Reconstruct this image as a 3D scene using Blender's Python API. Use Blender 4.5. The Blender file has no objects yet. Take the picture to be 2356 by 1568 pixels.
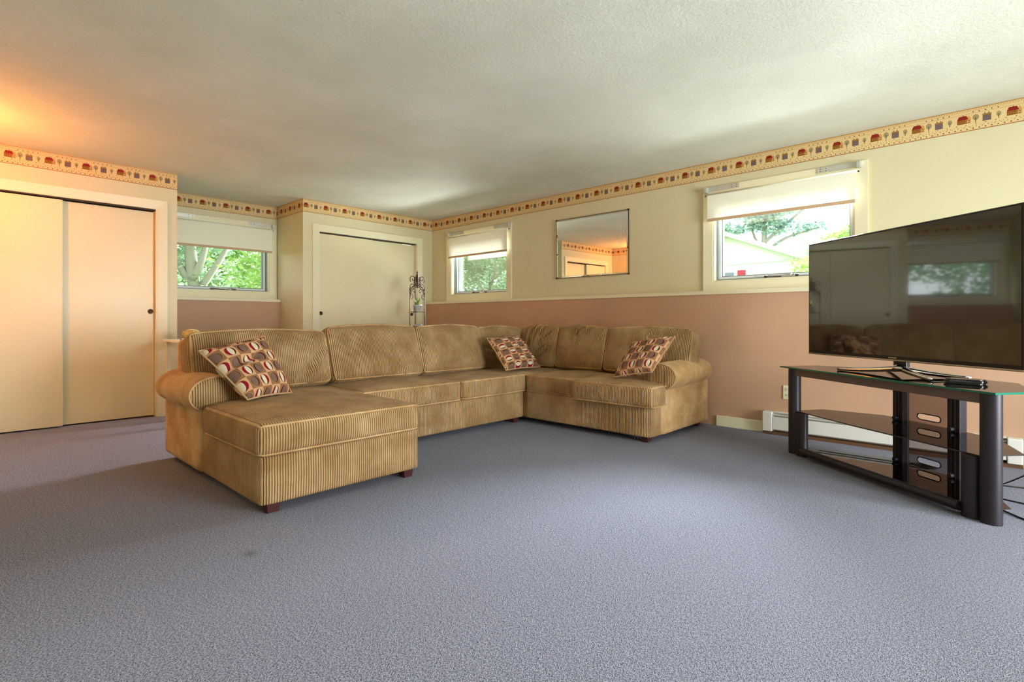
import bpy, bmesh, math, random
from mathutils import Vector, Matrix, noise

# ------------------------------------------------------------------ camera, sky, sun, daylight, exposure
scene = bpy.context.scene
col = scene.collection
R = math.radians

cam_data = bpy.data.cameras.new('camera')
cam_data.sensor_width = 36.0
cam_data.lens = 1208.3 * 36.0 / 2356.0
cam_data.shift_y = -(784.0 - 736.9) / 2356.0
cam_data.clip_start = 0.05
cam = bpy.data.objects.new('camera', cam_data)
cam.location = (6.221, -4.875, 0.9546)
cam.rotation_euler = (R(90), 0, math.pi / 2 - 0.8157)
col.objects.link(cam)
scene.camera = cam

world = bpy.data.worlds.new('overcast_sky')
scene.world = world
world.use_nodes = True
wbg = world.node_tree.nodes['Background']
wbg.inputs[0].default_value = (0.90, 0.96, 1.0, 1)
wbg.inputs[1].default_value = 2.9

sun = bpy.data.lights.new('hazy_sun', 'SUN')
sun.energy = 40.0
sun.angle = R(34)
sun.color = (0.86, 0.92, 1.0)
sun_o = bpy.data.objects.new('hazy_sun', sun)
d = Vector((0.10, -1.0, -0.42))
sun_o.rotation_euler = d.to_track_quat('-Z', 'Y').to_euler()
col.objects.link(sun_o)

def area(name, loc, direction, sx, sy, power, color, spread=180):
    l = bpy.data.lights.new(name, 'AREA')
    l.shape = 'RECTANGLE'; l.size = sx; l.size_y = sy
    l.energy = power; l.color = color; l.spread = R(spread)
    o = bpy.data.objects.new(name, l)
    o.location = loc
    o.rotation_euler = Vector(direction).to_track_quat('-Z', 'Z').to_euler()
    col.objects.link(o)
    return o
# daylight at the glass doors in the end wall behind the camera
area('garden_door_daylight', (8.95, -2.15, 1.15), (-1, -0.08, -0.05), 2.2, 1.9, 330, (0.91, 0.95, 1.0))
# added fill lamps brighten the ceiling, standing in for light off the ground
area('door_ceiling_fill', (9.7, -2.15, 0.1), (-1, 0.0, 0.55), 2.2, 1.4, 30, (0.82, 1.0, 0.94))
for bx_, by_, dx_, dy_, pw_ in ((1.0, 0.75, 0, -1, 70), (4.8, 0.75, 0, -1, 40)):
    area('window_ceiling_fill', (bx_, by_, 1.07), (dx_, dy_, 1.1), 1.1, 0.35, pw_, (0.92, 0.97, 1.0))  # added unseen lamp below the sill, aimed up to lift the ceiling

scene.view_settings.view_transform = 'Standard'
scene.view_settings.look = 'None'
scene.view_settings.gamma = 1.0
scene.view_settings.use_curve_mapping = False
scene.view_settings.exposure = 0.40

# ------------------------------------------------------------------ node helpers
def s2l(c):
    return tuple((v / 12.92 if v <= 0.04045 else ((v + 0.055) / 1.055) ** 2.4) for v in c)
def rgb(r, g, b):
    return s2l((r / 255, g / 255, b / 255)) + (1.0,)

class X:
    """a scalar socket with arithmetic"""
    def __init__(self, nt, s): self.nt = nt; self.s = s
    def op(self, kind, *a):
        n = self.nt.nodes.new('ShaderNodeMath'); n.operation = kind
        for i, v in enumerate((self,) + a):
            if isinstance(v, X): self.nt.links.new(v.s, n.inputs[i])
            else: n.inputs[i].default_value = v
        return X(self.nt, n.outputs[0])
    def __add__(self, o): return self.op('ADD', o)
    __radd__ = __add__
    def __sub__(self, o): return self.op('SUBTRACT', o)
    def __rsub__(self, o): return (self * -1.0) + o
    def __mul__(self, o): return self.op('MULTIPLY', o)
    __rmul__ = __mul__
    def __truediv__(self, o): return self.op('DIVIDE', o)
    def lt(self, o): return self.op('LESS_THAN', o)
    def gt(self, o): return self.op('GREATER_THAN', o)
    def mn(self, o): return self.op('MINIMUM', o)
    def mx(self, o): return self.op('MAXIMUM', o)
    def fract(self): return self.op('FRACT')
    def floor(self): return self.op('FLOOR')
    def sin(self): return self.op('SINE')
    def abs(self): return self.op('ABSOLUTE')
    def pw(self, e): return self.op('POWER', e)
    def clamp(self):
        r = self.op('ADD', 0.0); r.s.node.use_clamp = True; return r

def mixc(nt, f, a, b):
    n = nt.nodes.new('ShaderNodeMix'); n.data_type = 'RGBA'
    for i, v in ((0, f), (6, a), (7, b)):
        if isinstance(v, X): nt.links.new(v.s, n.inputs[i])
        elif isinstance(v, bpy.types.NodeSocket): nt.links.new(v, n.inputs[i])
        else: n.inputs[i].default_value = v
    return n.outputs[2]

def new_mat(name, color=(0.8, 0.8, 0.8, 1), rough=0.6, metal=0.0, spec=0.5):
    m = bpy.data.materials.new(name); m.use_nodes = True
    b = m.node_tree.nodes['Principled BSDF']
    b.inputs['Base Color'].default_value = color
    b.inputs['Roughness'].default_value = rough
    b.inputs['Metallic'].default_value = metal
    b.inputs['Specular IOR Level'].default_value = spec
    return m, m.node_tree, b

def coords(nt, kind='Object'):
    n = nt.nodes.new('ShaderNodeTexCoord'); return n.outputs[kind]
def world_pos(nt):
    return nt.nodes.new('ShaderNodeNewGeometry').outputs['Position']
def sep(nt, v):
    n = nt.nodes.new('ShaderNodeSeparateXYZ'); nt.links.new(v, n.inputs[0])
    return [X(nt, o) for o in n.outputs]
def tex_noise(nt, vec, scale, detail=2.0, rough=0.5):
    n = nt.nodes.new('ShaderNodeTexNoise'); nt.links.new(vec, n.inputs['Vector'])
    n.inputs['Scale'].default_value = scale; n.inputs['Detail'].default_value = detail
    n.inputs['Roughness'].default_value = rough
    return X(nt, n.outputs['Fac'])
def bump(nt, bsdf, h, strength=0.3, dist=0.01):
    n = nt.nodes.new('ShaderNodeBump'); n.inputs['Strength'].default_value = strength
    n.inputs['Distance'].default_value = dist
    nt.links.new(h.s, n.inputs['Height']); nt.links.new(n.outputs[0], bsdf.inputs['Normal'])
def setc(nt, bsdf, sock): nt.links.new(sock, bsdf.inputs['Base Color'])

def paint(name, c, rough=0.55, var=0.04, bumps=0.08, spec=0.35):
    m, nt, b = new_mat(name, rgb(*c), rough, spec=spec)
    p = world_pos(nt)
    f = tex_noise(nt, p, 1.7, 3)
    c2 = tuple(max(0, v * (1 - var * 2.2)) for v in c)
    setc(nt, b, mixc(nt, ((f - 0.35) * 2.2).clamp(), rgb(*c2), rgb(*c)))
    bump(nt, b, tex_noise(nt, p, 160, 2), bumps, 0.002)
    return m

M = {}
M['wall_cream'] = paint('cream_wall_paint', (214, 204, 166), 0.42, 0.015, 0.15, 0.4)
M['wall_tan'] = paint('tan_wall_paint', (198, 157, 126), 0.55, 0.03, 0.2, 0.3)
M['trim_cream'] = paint('cream_gloss_trim', (228, 219, 186), 0.38, 0.01, 0.05, 0.4)
M['door_cream'] = paint('cream_closet_door', (226, 214, 176), 0.36, 0.015, 0.05, 0.4)
M['white_gloss'] = paint('white_enamel', (226, 222, 208), 0.35, 0.02, 0.03, 0.4)

def ceiling_mat():
    m, nt, b = new_mat('ceiling_texture', rgb(232, 227, 214), 0.85, spec=0.1)
    p = world_pos(nt)
    f = tex_noise(nt, p, 1.1, 4, 0.6)
    setc(nt, b, mixc(nt, ((f - 0.4) * 3).clamp(), rgb(214, 213, 200), rgb(230, 229, 218)))
    bump(nt, b, tex_noise(nt, p, 55, 3, 0.7), 0.55, 0.006)
    return m
M['ceiling'] = ceiling_mat()

def carpet_mat():
    m, nt, b = new_mat('blue_grey_loop_carpet', rgb(130, 128, 140), 0.95, spec=0.05)
    p = world_pos(nt)
    mp = nt.nodes.new('ShaderNodeMapping'); nt.links.new(p, mp.inputs[0])
    mp.inputs['Rotation'].default_value = (0, 0, R(40)); mp.inputs['Scale'].default_value = (1.0, 0.6, 1.0)
    a = tex_noise(nt, mp.outputs[0], 330, 2, 0.7)
    b2 = tex_noise(nt, mp.outputs[0], 130, 2, 0.6)
    h = a * 0.8 + b2 * 0.2
    c1 = mixc(nt, ((h - 0.40) * 5.0).clamp(), rgb(76, 77, 91), rgb(172, 174, 188))
    # small dark stain near the chaise
    x, y, z = sep(nt, p)
    dd = ((x - 3.965) * (x - 3.965) * 420 + (y + 4.044) * (y + 4.044) * 700)
    st = ((1.0 - dd.pw(0.5)) + (b2 - 0.5) * 2.5).clamp() * 0.55
    c2 = mixc(nt, st, c1, rgb(74, 72, 74))
    # faint traffic wear
    w = tex_noise(nt, p, 0.9, 3)
    c3 = mixc(nt, ((w - 0.45) * 1.6).clamp() * 0.25, c2, rgb(140, 134, 138))
    setc(nt, b, c3)
    bump(nt, b, h, 0.9, 0.012)
    return m
M['carpet'] = carpet_mat()

def cord_mat(name, ribs=1.0):
    """tan corduroy, ribs along UV.v, one rib every 13 mm of UV.u"""
    m, nt, b = new_mat(name, rgb(172, 134, 86), 0.8, spec=0.15)
    uv = coords(nt, 'UV'); u, v, _ = sep(nt, uv)
    p = world_pos(nt)
    wob = tex_noise(nt, p, 9, 2) * 0.006
    s = ((u + wob) * (2 * math.pi / 0.0132)).sin() * 0.5 + 0.5
    s = s.pw(0.6)
    nap = tex_noise(nt, p, 5.0, 4, 0.62)
    fine = tex_noise(nt, p, 260, 2)
    base = mixc(nt, ((nap - 0.38) * 3.2).clamp(), rgb(168, 130, 84), rgb(207, 171, 124))
    groove = mixc(nt, (1.0 - s) * (0.80 * ribs), base, rgb(86, 58, 28))
    setc(nt, b, groove)
    bump(nt, b, s * ribs + fine * 0.15, 0.9, 0.006)
    b.inputs['Sheen Weight'].default_value = 0.25
    b.inputs['Sheen Roughness'].default_value = 0.4
    b.inputs['Sheen Tint'].default_value = rgb(230, 205, 170)
    return m
M['cord'] = cord_mat('tan_corduroy', 1.0)
M['cord_soft'] = cord_mat('tan_corduroy_brushed', 0.12)

def pillow_mat(name, n, turn):
    m, nt, b = new_mat(name, rgb(180, 140, 100), 0.85, spec=0.1)
    uv = coords(nt, 'UV'); u, v, _ = sep(nt, uv)
    if turn: u, v = v, u
    cu, cv = u * n, v * n
    fu, fv = cu.fract() - 0.5, cv.fract() - 0.5
    par = ((cu.floor() + cv.floor()) * 0.5).fract().gt(0.25)
    row = (cv.floor() * 0.5).fract().gt(0.25)
    r2 = fu * fu * 7.2 + fv * fv * 5.9
    disc = r2.lt(1.0)
    off = (row - 0.5) * 0.10
    e2 = (fu + off) * (fu + off) * (par * 14.0 + 14.0) + fv * fv * 6.4
    lens = e2.lt(1.0)
    halo = (fu * fu * 5.8 + fv * fv * 4.9).lt(1.0)
    weave = tex_noise(nt, uv, 180, 1)
    bgl, bgd = rgb(196, 152, 112), rgb(138, 96, 62)
    c = mixc(nt, par, bgd, bgl)
    c = mixc(nt, halo * 0.5, c, rgb(178, 132, 96))
    side = fu.gt(0.0)
    side = (side - row).abs()
    cres = mixc(nt, side, rgb(128, 20, 34), rgb(62, 32, 28))
    cres = mixc(nt, par, rgb(74, 36, 30), cres)
    c = mixc(nt, disc, c, cres)
    ln = mixc(nt, par, rgb(116, 90, 76), rgb(204, 190, 160))
    c = mixc(nt, lens, c, ln)
    c = mixc(nt, (weave - 0.5).clamp() * 0.5, c, rgb(90, 60, 40))
    setc(nt, b, c)
    bump(nt, b, tex_noise(nt, uv, 160, 2), 0.25, 0.002)
    return m
M['pillow_a'] = pillow_mat('circle_weave_a', 5.1, False)
M['pillow_b'] = pillow_mat('circle_weave_b', 5.4, True)
M['pillow_c'] = pillow_mat('circle_weave_c', 5.1, False)
M['pillow_back'] = new_mat('tan_pillow_piping', rgb(178, 142, 98), 0.85)[0]

def border_mat():
    """country wallpaper border: UV.u metres along the wall from a red house, UV.v 0-1 up"""
    P = 0.2565
    m, nt, b = new_mat('country_house_border', rgb(226, 196, 140), 0.6, spec=0.2)
    u, v, _ = sep(nt, coords(nt, 'UV'))
    t = (u / P + 0.145).fract()
    def box(x0, x1, y0, y1): return t.gt(x0) * t.lt(x1) * v.gt(y0) * v.lt(y1)
    def dots(n, y0, r, ph=0.0):
        f = (u / P * n + ph).fract() - 0.5
        k = P / n / 0.16
        dv = v - y0
        return (f * f * (k * k) + dv * dv).lt(r * r)
    c = mixc(nt, tex_noise(nt, coords(nt, 'UV'), 40, 2), rgb(212, 180, 126), rgb(222, 194, 142))
    def put(mask, colr):
        nonlocal c
        c = mixc(nt, mask, c, rgb(*colr))
    # edge lines and the thin inner line
    put(v.gt(0.955) * v.lt(0.985), (150, 100, 44)); put(v.gt(0.0) * v.lt(0.035), (158, 104, 66))
    put(v.gt(0.752) * v.lt(0.763), (160, 116, 66))
    # stitches and hearts
    put(dots(18, 0.905, 0.02), (176, 128, 70)); put(dots(18, 0.865, 0.016, 0.4), (186, 140, 84))
    put(dots(8, 0.815, 0.024) * t.gt(0.30) * t.lt(0.92), (70, 30, 28))
    put(dots(8, 0.095, 0.026), (88, 40, 34)); put(dots(8, 0.165, 0.018, 0.5), (120, 92, 54))
    put(dots(13, 0.215, 0.014, 0.2), (120, 96, 56)); put(dots(5, 0.285, 0.02, 0.3), (110, 60, 40))
    # red-roofed house
    put(box(0.0, 0.19, 0.35, 0.53), (150, 96, 30)); put(box(0.19, 0.29, 0.35, 0.56), (196, 148, 84))
    roof = v.gt(0.53) * v.lt(0.70) * (t - (v - 0.53) * 0.25).gt(-0.005) * (t + (v - 0.53) * 0.25).lt(0.235)
    gab = v.gt(0.55) * (((t - 0.24).abs() * 2.6) + v).lt(0.70)
    put(gab, (196, 148, 84)); put(roof, (132, 30, 18))
    put(box(0.115, 0.135, 0.70, 0.735), (100, 40, 26))
    wv = ((v - 0.33) * 10.5).fract()
    wu = (t * 21.0).fract()
    put(wu.lt(0.45) * wv.gt(0.3) * wv.lt(0.75) * box(0.0, 0.285, 0.355, 0.54), (86, 56, 24))
    # grey house
    put(box(0.525, 0.695, 0.33, 0.57), (104, 84, 84)); put(box(0.52, 0.70, 0.57, 0.645), (150, 110, 54))
    put(box(0.56, 0.58, 0.645, 0.70) , (110, 60, 34)); put(box(0.64, 0.66, 0.645, 0.70), (110, 60, 34))
    gu = (t * 40.0).fract(); gv = (v * 18.0).fract()
    put(gu.lt(0.4) * gv.lt(0.5) * box(0.535, 0.685, 0.35, 0.55), (140, 118, 104))
    # trees: twiggy crowns broken up by noise
    nn = tex_noise(nt, coords(nt, 'UV'), 420, 1)
    def tree(x0, y0, rx, ry, cr):
        a = (t - x0) / rx; bb = (v - y0) / ry
        put((a * a + bb * bb).lt(1.0) * nn.gt(0.47), cr)
        put(box(x0 - 0.008, x0 + 0.008, 0.33, y0), (84, 70, 46))
    tree(0.385, 0.56, 0.066, 0.13, (92, 88, 62)); tree(0.845, 0.53, 0.05, 0.11, (104, 98, 66))
    setc(nt, b, c)
    return m
M['border'] = border_mat()

M['chrome'] = new_mat('polished_chrome', rgb(205, 200, 195), 0.12, 1.0)[0]
M['steel'] = new_mat('galvanised_bracket', rgb(200, 200, 190), 0.4, 0.6)[0]
M['bronze'] = new_mat('brown_bronze', rgb(84, 62, 46), 0.4, 0.7)[0]
M['black_gap'] = new_mat('dark_track', rgb(50, 34, 24), 0.7)[0]
M['tv_bezel'] = new_mat('black_bezel', rgb(26, 22, 24), 0.25)[0]
def screen_mat():
    m, nt, b = new_mat('glossy_black_screen', rgb(14, 11, 12), 0.07, spec=0.9)
    b.inputs['Coat Weight'].default_value = 1.0; b.inputs['Coat IOR'].default_value = 1.75; b.inputs['Coat Roughness'].default_value = 0.03
    bump(nt, b, tex_noise(nt, coords(nt), 2.2, 1), 0.06, 0.02)
    return m
M['screen'] = screen_mat()
def leg_mat():
    m, nt, b = new_mat('black_textured_metal', rgb(38, 33, 40), 0.42, 0.3)
    bump(nt, b, tex_noise(nt, coords(nt), 420, 1), 0.25, 0.001)
    return m
M['black_metal'] = leg_mat()
M['grey_post'] = new_mat('dark_grey_aluminium', rgb(66, 64, 70), 0.38, 0.6)[0]
M['rail_brown'] = new_mat('taupe_rail', rgb(88, 74, 66), 0.5)[0]
M['black_plastic'] = new_mat('black_plastic', rgb(22, 20, 22), 0.3)[0]
M['cable'] = new_mat('black_cable_rubber', rgb(26, 22, 22), 0.5)[0]
M['foot_wood'] = new_mat('mahogany_foot', rgb(66, 26, 24), 0.4)[0]
M['sash_grey'] = new_mat('grey_green_sash', rgb(112, 122, 118), 0.45)[0]
M['sash_white'] = new_mat('white_vinyl', rgb(214, 218, 220), 0.45)[0]
M['hem'] = new_mat('beige_hem', rgb(196, 164, 130), 0.7)[0]
M['outlet'] = new_mat('ivory_plastic', rgb(226, 218, 186), 0.4)[0]
M['slot'] = new_mat('dark_slot', rgb(30, 24, 20), 0.6)[0]
M['heater'] = new_mat('heater_enamel', rgb(214, 210, 200), 0.4)[0]
M['wood_strip'] = new_mat('brown_wood_strip', rgb(96, 64, 36), 0.6)[0]
M['iron'] = new_mat('rusty_wrought_iron', rgb(70, 46, 36), 0.6, 0.5)[0]
M['pot'] = new_mat('white_glazed_pot', rgb(228, 228, 232), 0.3)[0]
M['soil'] = new_mat('potting_soil', rgb(74, 44, 30), 0.9)[0]
M['leaf_green'] = new_mat('fresh_green_leaf', rgb(120, 150, 46), 0.5)[0]
M['leaf_dark'] = new_mat('grey_green_leaf', rgb(84, 108, 74), 0.55)[0]
M['dry_leaf'] = new_mat('straw_coloured_blade', rgb(178, 140, 84), 0.7)[0]

def glass_mat(name, tint, refl=0.5, ior=1.45, rough=0.0):
    m = bpy.data.materials.new(name); m.use_nodes = True
    nt = m.node_tree; nt.nodes.clear()
    o = nt.nodes.new('ShaderNodeOutputMaterial'); mx = nt.nodes.new('ShaderNodeMixShader')
    t = nt.nodes.new('ShaderNodeBsdfTransparent'); t.inputs[0].default_value = tint
    g = nt.nodes.new('ShaderNodeBsdfGlossy'); g.inputs['Roughness'].default_value = rough
    f = nt.nodes.new('ShaderNodeFresnel'); f.inputs[0].default_value = ior
    k = X(nt, f.outputs[0]) * refl
    nt.links.new(k.s, mx.inputs[0]); nt.links.new(t.outputs[0], mx.inputs[1]); nt.links.new(g.outputs[0], mx.inputs[2])
    nt.links.new(mx.outputs[0], o.inputs[0])
    return m
M['pane'] = glass_mat('window_glass', (0.97, 0.98, 0.97, 1), 0.6)
M['smoke_glass'] = glass_mat('grey_tinted_glass', (0.50, 0.47, 0.46, 1), 1.0, 1.5)
M['glass_edge_dark'] = new_mat('dark_glass_edge', rgb(52, 44, 42), 0.2)[0]
M['glass_edge'] = new_mat('green_glass_edge', rgb(24, 104, 84), 0.15)[0]
def fabric_shade():
    m = bpy.data.materials.new('white_shade_cloth'); m.use_nodes = True
    nt = m.node_tree; nt.nodes.clear()
    o = nt.nodes.new('ShaderNodeOutputMaterial'); mx = nt.nodes.new('ShaderNodeMixShader')
    a = nt.nodes.new('ShaderNodeBsdfDiffuse'); a.inputs[0].default_value = rgb(236, 232, 214)
    t = nt.nodes.new('ShaderNodeBsdfTranslucent'); t.inputs[0].default_value = rgb(236, 230, 208)
    mx.inputs[0].default_value = 0.06
    nt.links.new(a.outputs[0], mx.inputs[1]); nt.links.new(t.outputs[0], mx.inputs[2]); nt.links.new(mx.outputs[0], o.inputs[0])
    return m
M['shade'] = fabric_shade()
def mirror_mat():
    m, nt, b = new_mat('silvered_mirror', (0.86, 0.88, 0.84, 1), 0.01, 1.0)
    return m
M['mirror'] = mirror_mat()
M['etch'] = new_mat('frosted_etching', rgb(200, 196, 180), 0.45, 0.3)[0]

# ------------------------------------------------------------------ object helpers
def link(o, parent=None):
    col.objects.link(o)
    if parent: o.parent = parent
    return o
def obj(name, bm, mat, parent=None, smooth=False, mats=None):
    me = bpy.data.meshes.new(name); bm.to_mesh(me); bm.free()
    for m in (mats or [mat]): me.materials.append(m)
    if smooth:
        me.shade_smooth()
    return link(bpy.data.objects.new(name, me), parent)
def auto_smooth(o, ang=40):
    me = o.data; me.shade_smooth()
    bm = bmesh.new(); bm.from_mesh(me)
    for e in bm.edges:
        if len(e.link_faces) == 2 and e.calc_face_angle(0) > R(ang): e.smooth = False
    bm.to_mesh(me); bm.free()
    return o
def empty(name, loc=(0, 0, 0), rz=0.0):
    o = bpy.data.objects.new(name, None); o.empty_display_size = 0.1
    o.location = loc; o.rotation_euler = (0, 0, rz); col.objects.link(o); return o
def tag(o, label, cat, group=None):
    o['label'] = label; o['category'] = cat
    if group: o['group'] = group
    return o
def struct(o, label=None):
    o['kind'] = 'structure'
    if label: o['label'] = label
    return o
def bx(bm, x0, x1, y0, y1, z0, z1, bev=0.0):
    vs = [bm.verts.new(p) for p in ((x0, y0, z0), (x1, y0, z0), (x1, y1, z0), (x0, y1, z0), (x0, y0, z1), (x1, y0, z1), (x1, y1, z1), (x0, y1, z1))]
    fs = [bm.faces.new([vs[i] for i in f]) for f in ((3, 2, 1, 0), (4, 5, 6, 7), (0, 1, 5, 4), (1, 2, 6, 5), (2, 3, 7, 6), (3, 0, 4, 7))]
    if bev > 0:
        es = list({e for f in fs for e in f.edges})
        bmesh.ops.bevel(bm, geom=es, offset=bev, segments=2, affect='EDGES', profile=0.5)
    return fs
def box(name, x0, x1, y0, y1, z0, z1, mat, parent=None, bev=0.0):
    bm = bmesh.new(); bx(bm, min(x0, x1), max(x0, x1), min(y0, y1), max(y0, y1), min(z0, z1), max(z0, z1), bev)
    o = obj(name, bm, mat, parent)
    return o
def tube(bm, pts, r, n=8, closed=False, taper=None):
    pts = [Vector(p) for p in pts]; N = len(pts); rings = []
    up = Vector((0, 0, 1)); prev = None
    for i, p in enumerate(pts):
        a = pts[i - 1] if (i > 0 or closed) else pts[i]
        b = pts[(i + 1) % N] if (i < N - 1 or closed) else pts[i]
        t = (b - a)
        if t.length < 1e-9: t = Vector((1, 0, 0))
        t.normalize()
        if prev is None:
            ref = up if abs(t.dot(up)) < 0.9 else Vector((1, 0, 0))
            x = t.cross(ref).normalized()
        else:
            x = prev - t * prev.dot(t)
            x = x.normalized() if x.length > 1e-6 else t.orthogonal().normalized()
        prev = x; y = t.cross(x)
        rr = r if taper is None else r * taper(i / max(1, N - 1))
        rings.append([bm.verts.new(p + (x * math.cos(2 * math.pi * k / n) + y * math.sin(2 * math.pi * k / n)) * rr) for k in range(n)])
    for i in range(N if closed else N - 1):
        A, B = rings[i], rings[(i + 1) % N]
        for k in range(n):
            bm.faces.new((A[k], A[(k + 1) % n], B[(k + 1) % n], B[k]))
    if not closed:
        bm.faces.new(list(reversed(rings[0]))); bm.faces.new(rings[-1])
def tube_obj(name, pts, r, mat, parent=None, n=8, closed=False, taper=None):
    bm = bmesh.new(); tube(bm, pts, r, n, closed, taper); return obj(name, bm, mat, parent, smooth=True)
def prism(bm, poly, z0, z1):
    a = [bm.verts.new((x, y, z0)) for x, y in poly]; b = [bm.verts.new((x, y, z1)) for x, y in poly]
    f0 = bm.faces.new(list(reversed(a))); f1 = bm.faces.new(b); n = len(poly)
    sides = [bm.faces.new((a[i], a[(i + 1) % n], b[(i + 1) % n], b[i])) for i in range(n)]
    return f0, f1, sides
def lathe(bm, prof, cx=0, cy=0, n=20):
    rings = []
    for r, z in prof:
        rings.append([bm.verts.new((cx + r * math.cos(2 * math.pi * k / n), cy + r * math.sin(2 * math.pi * k / n), z)) for k in range(n)])
    for A, B in zip(rings, rings[1:]):
        for k in range(n): bm.faces.new((A[k], A[(k + 1) % n], B[(k + 1) % n], B[k]))
    if prof[0][0] > 1e-5: bm.faces.new(list(reversed(rings[0])))
    if prof[-1][0] > 1e-5: bm.faces.new(rings[-1])
    bmesh.ops.remove_doubles(bm, verts=bm.verts, dist=1e-6)

# ------------------------------------------------------------------ room shell
H = 2.44
XE = 8.6          # end wall behind the camera
YL = -5.2         # wall on the camera's left
YA = -3.32        # edge of the near closet block
C1 = 0.0825       # near closet front plane
struct(box('floor', -0.9, XE + 0.2, YL - 0.2, 0.2, -0.1, 0.0, M['carpet']), 'blue grey loop pile carpet')
struct(box('ceiling', -1.0, XE + 0.2, YL - 0.2, 0.25, H, H + 0.1, M['ceiling']), 'off-white textured ceiling')

def wall_with_holes(name, axis, t0, t1, a0, a1, z0, z1, holes, mat, parent=None):
    """wall slab; axis 'y' means the slab spans x (a) and its thickness is in y (t)"""
    bm = bmesh.new()
    cuts = sorted({a0, a1, *[h[0] for h in holes], *[h[1] for h in holes]})
    for p, q in zip(cuts, cuts[1:]):
        spans = [(z0, z1)]
        for h in holes:
            if h[0] <= p + 1e-6 and h[1] >= q - 1e-6:
                spans = [(z0, h[2]), (h[3], z1)]
        for s0, s1 in spans:
            if s1 - s0 < 1e-4: continue
            if axis == 'y': bx(bm, p, q, t0, t1, s0, s1)
            else: bx(bm, t0, t1, p, q, s0, s1)
    bmesh.ops.remove_doubles(bm, verts=bm.verts, dist=1e-5)
    return obj(name, bm, mat, parent)

WZ0, WZ1 = 1.315, 2.115      # clear window opening heights
B1 = (0.438, 1.548); B2 = (4.22, 5.352)
AW = (-3.176, -2.064)
LZ = 1.192                   # top of the half wall
wr = struct(wall_with_holes('wall_right', 'y', 0.0, 0.22, -0.2, XE + 0.2, LZ, H, [(*B1, WZ0, WZ1), (*B2, WZ0, WZ1)], M['wall_cream']), 'cream upper wall with two windows')
box('half_wall', 0.0, XE, -0.11, 0.22, 0.0, LZ, M['wall_tan'], wr)['label'] = 'tan painted lower half wall'
def ledge_y(name, x0, x1, parent): 
    o = box(name, x0, x1, -0.122, 0.0, LZ, LZ + 0.034, M['trim_cream'], parent, 0.004); return o
ledge_y('ledge', 0.0, XE, wr)
# far wall: closet fronts, alcove
wb = empty('wall_back'); struct(wb, 'cream closet wall with alcove')
D2 = (-1.772, -0.272, 2.066)      # far closet opening
D1 = (-4.93, -3.491, 2.06)        # near closet opening
wall_with_holes('closet_wall', 'x', -0.12, 0.0, -1.97, 0.0, 0.0, H, [(D2[0], D2[1], 0.0, D2[2])], M['wall_cream'], wb)
wall_with_holes('closet_wall', 'x', C1 - 0.12, C1, YL, YA, 0.0, H, [(D1[0], D1[1], 0.0, D1[2])], M['wall_cream'], wb)
box('closet_side_wall', -0.76, -0.12, -1.97, -1.85, 0.0, H, M['wall_cream'], wb)
box('closet_side_wall', -0.76, C1 - 0.12, YA - 0.12, YA, 0.0, H, M['wall_cream'], wb)
wall_with_holes('alcove_wall', 'x', -0.98, -0.76, YL, 0.0, LZ, H, [(*AW, WZ0, WZ1)], M['wall_cream'], wb)
box('half_wall', -0.98, -0.65, YA, -1.97, 0.0, LZ, M['wall_tan'], wb)['label'] = 'tan painted half wall in the alcove'
box('half_wall', -0.98, -0.76, YL, YA - 0.12, 0.0, LZ, M['wall_cream'], wb)
box('half_wall', -0.98, -0.76, -1.85, 0.0, 0.0, LZ, M['wall_cream'], wb)
box('ledge', -0.76, -0.628, YA, -1.97, LZ, LZ + 0.034, M['trim_cream'], wb, 0.004)
struct(box('wall_left', -0.9, XE + 0.2, YL - 0.2, YL, 0.0, H, M['wall_cream']), 'cream wall beside the near closet')
GD = (-3.3, -1.0)
struct(wall_with_holes('wall_front', 'x', XE, XE + 0.2, YL, 0.0, 0.0, H, [(*GD, 0.02, 2.08)], M['wall_cream']), 'cream end wall with glass garden doors')

# glass garden doors in the end wall
gdr = empty('door_5', (XE + 0.1, 0, 0)); struct(gdr, 'white framed sliding glass garden doors')
w3 = (GD[1] - GD[0]) / 2
for i in range(2):
    y0 = GD[0] + i * w3
    for a in ((y0, y0 + w3, 0.02, 0.12), (y0, y0 + w3, 2.0, 2.08), (y0, y0 + 0.07, 0.12, 2.0), (y0 + w3 - 0.07, y0 + w3, 0.12, 2.0)):
        box('door_frame', -0.03, 0.03, a[0], a[1], a[2], a[3], M['sash_white'], gdr)
    box('door_glass', -0.004, 0.004, y0 + 0.07, y0 + w3 - 0.07, 0.12, 2.0, M['pane'], gdr)

# baseboards
struct(box('baseboard_right', 4.30, 4.715, -0.126, -0.11, 0.0, 0.095, M['trim_cream'], None, 0.003))
struct(box('baseboard_back', C1, C1 + 0.014, -3.409, YA, 0.0, 0.095, M['trim_cream'], None, 0.003))
struct(box('baseboard_left', C1, 6.0, YL, YL + 0.014, 0.0, 0.095, M['trim_cream'], None, 0.003))

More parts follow.
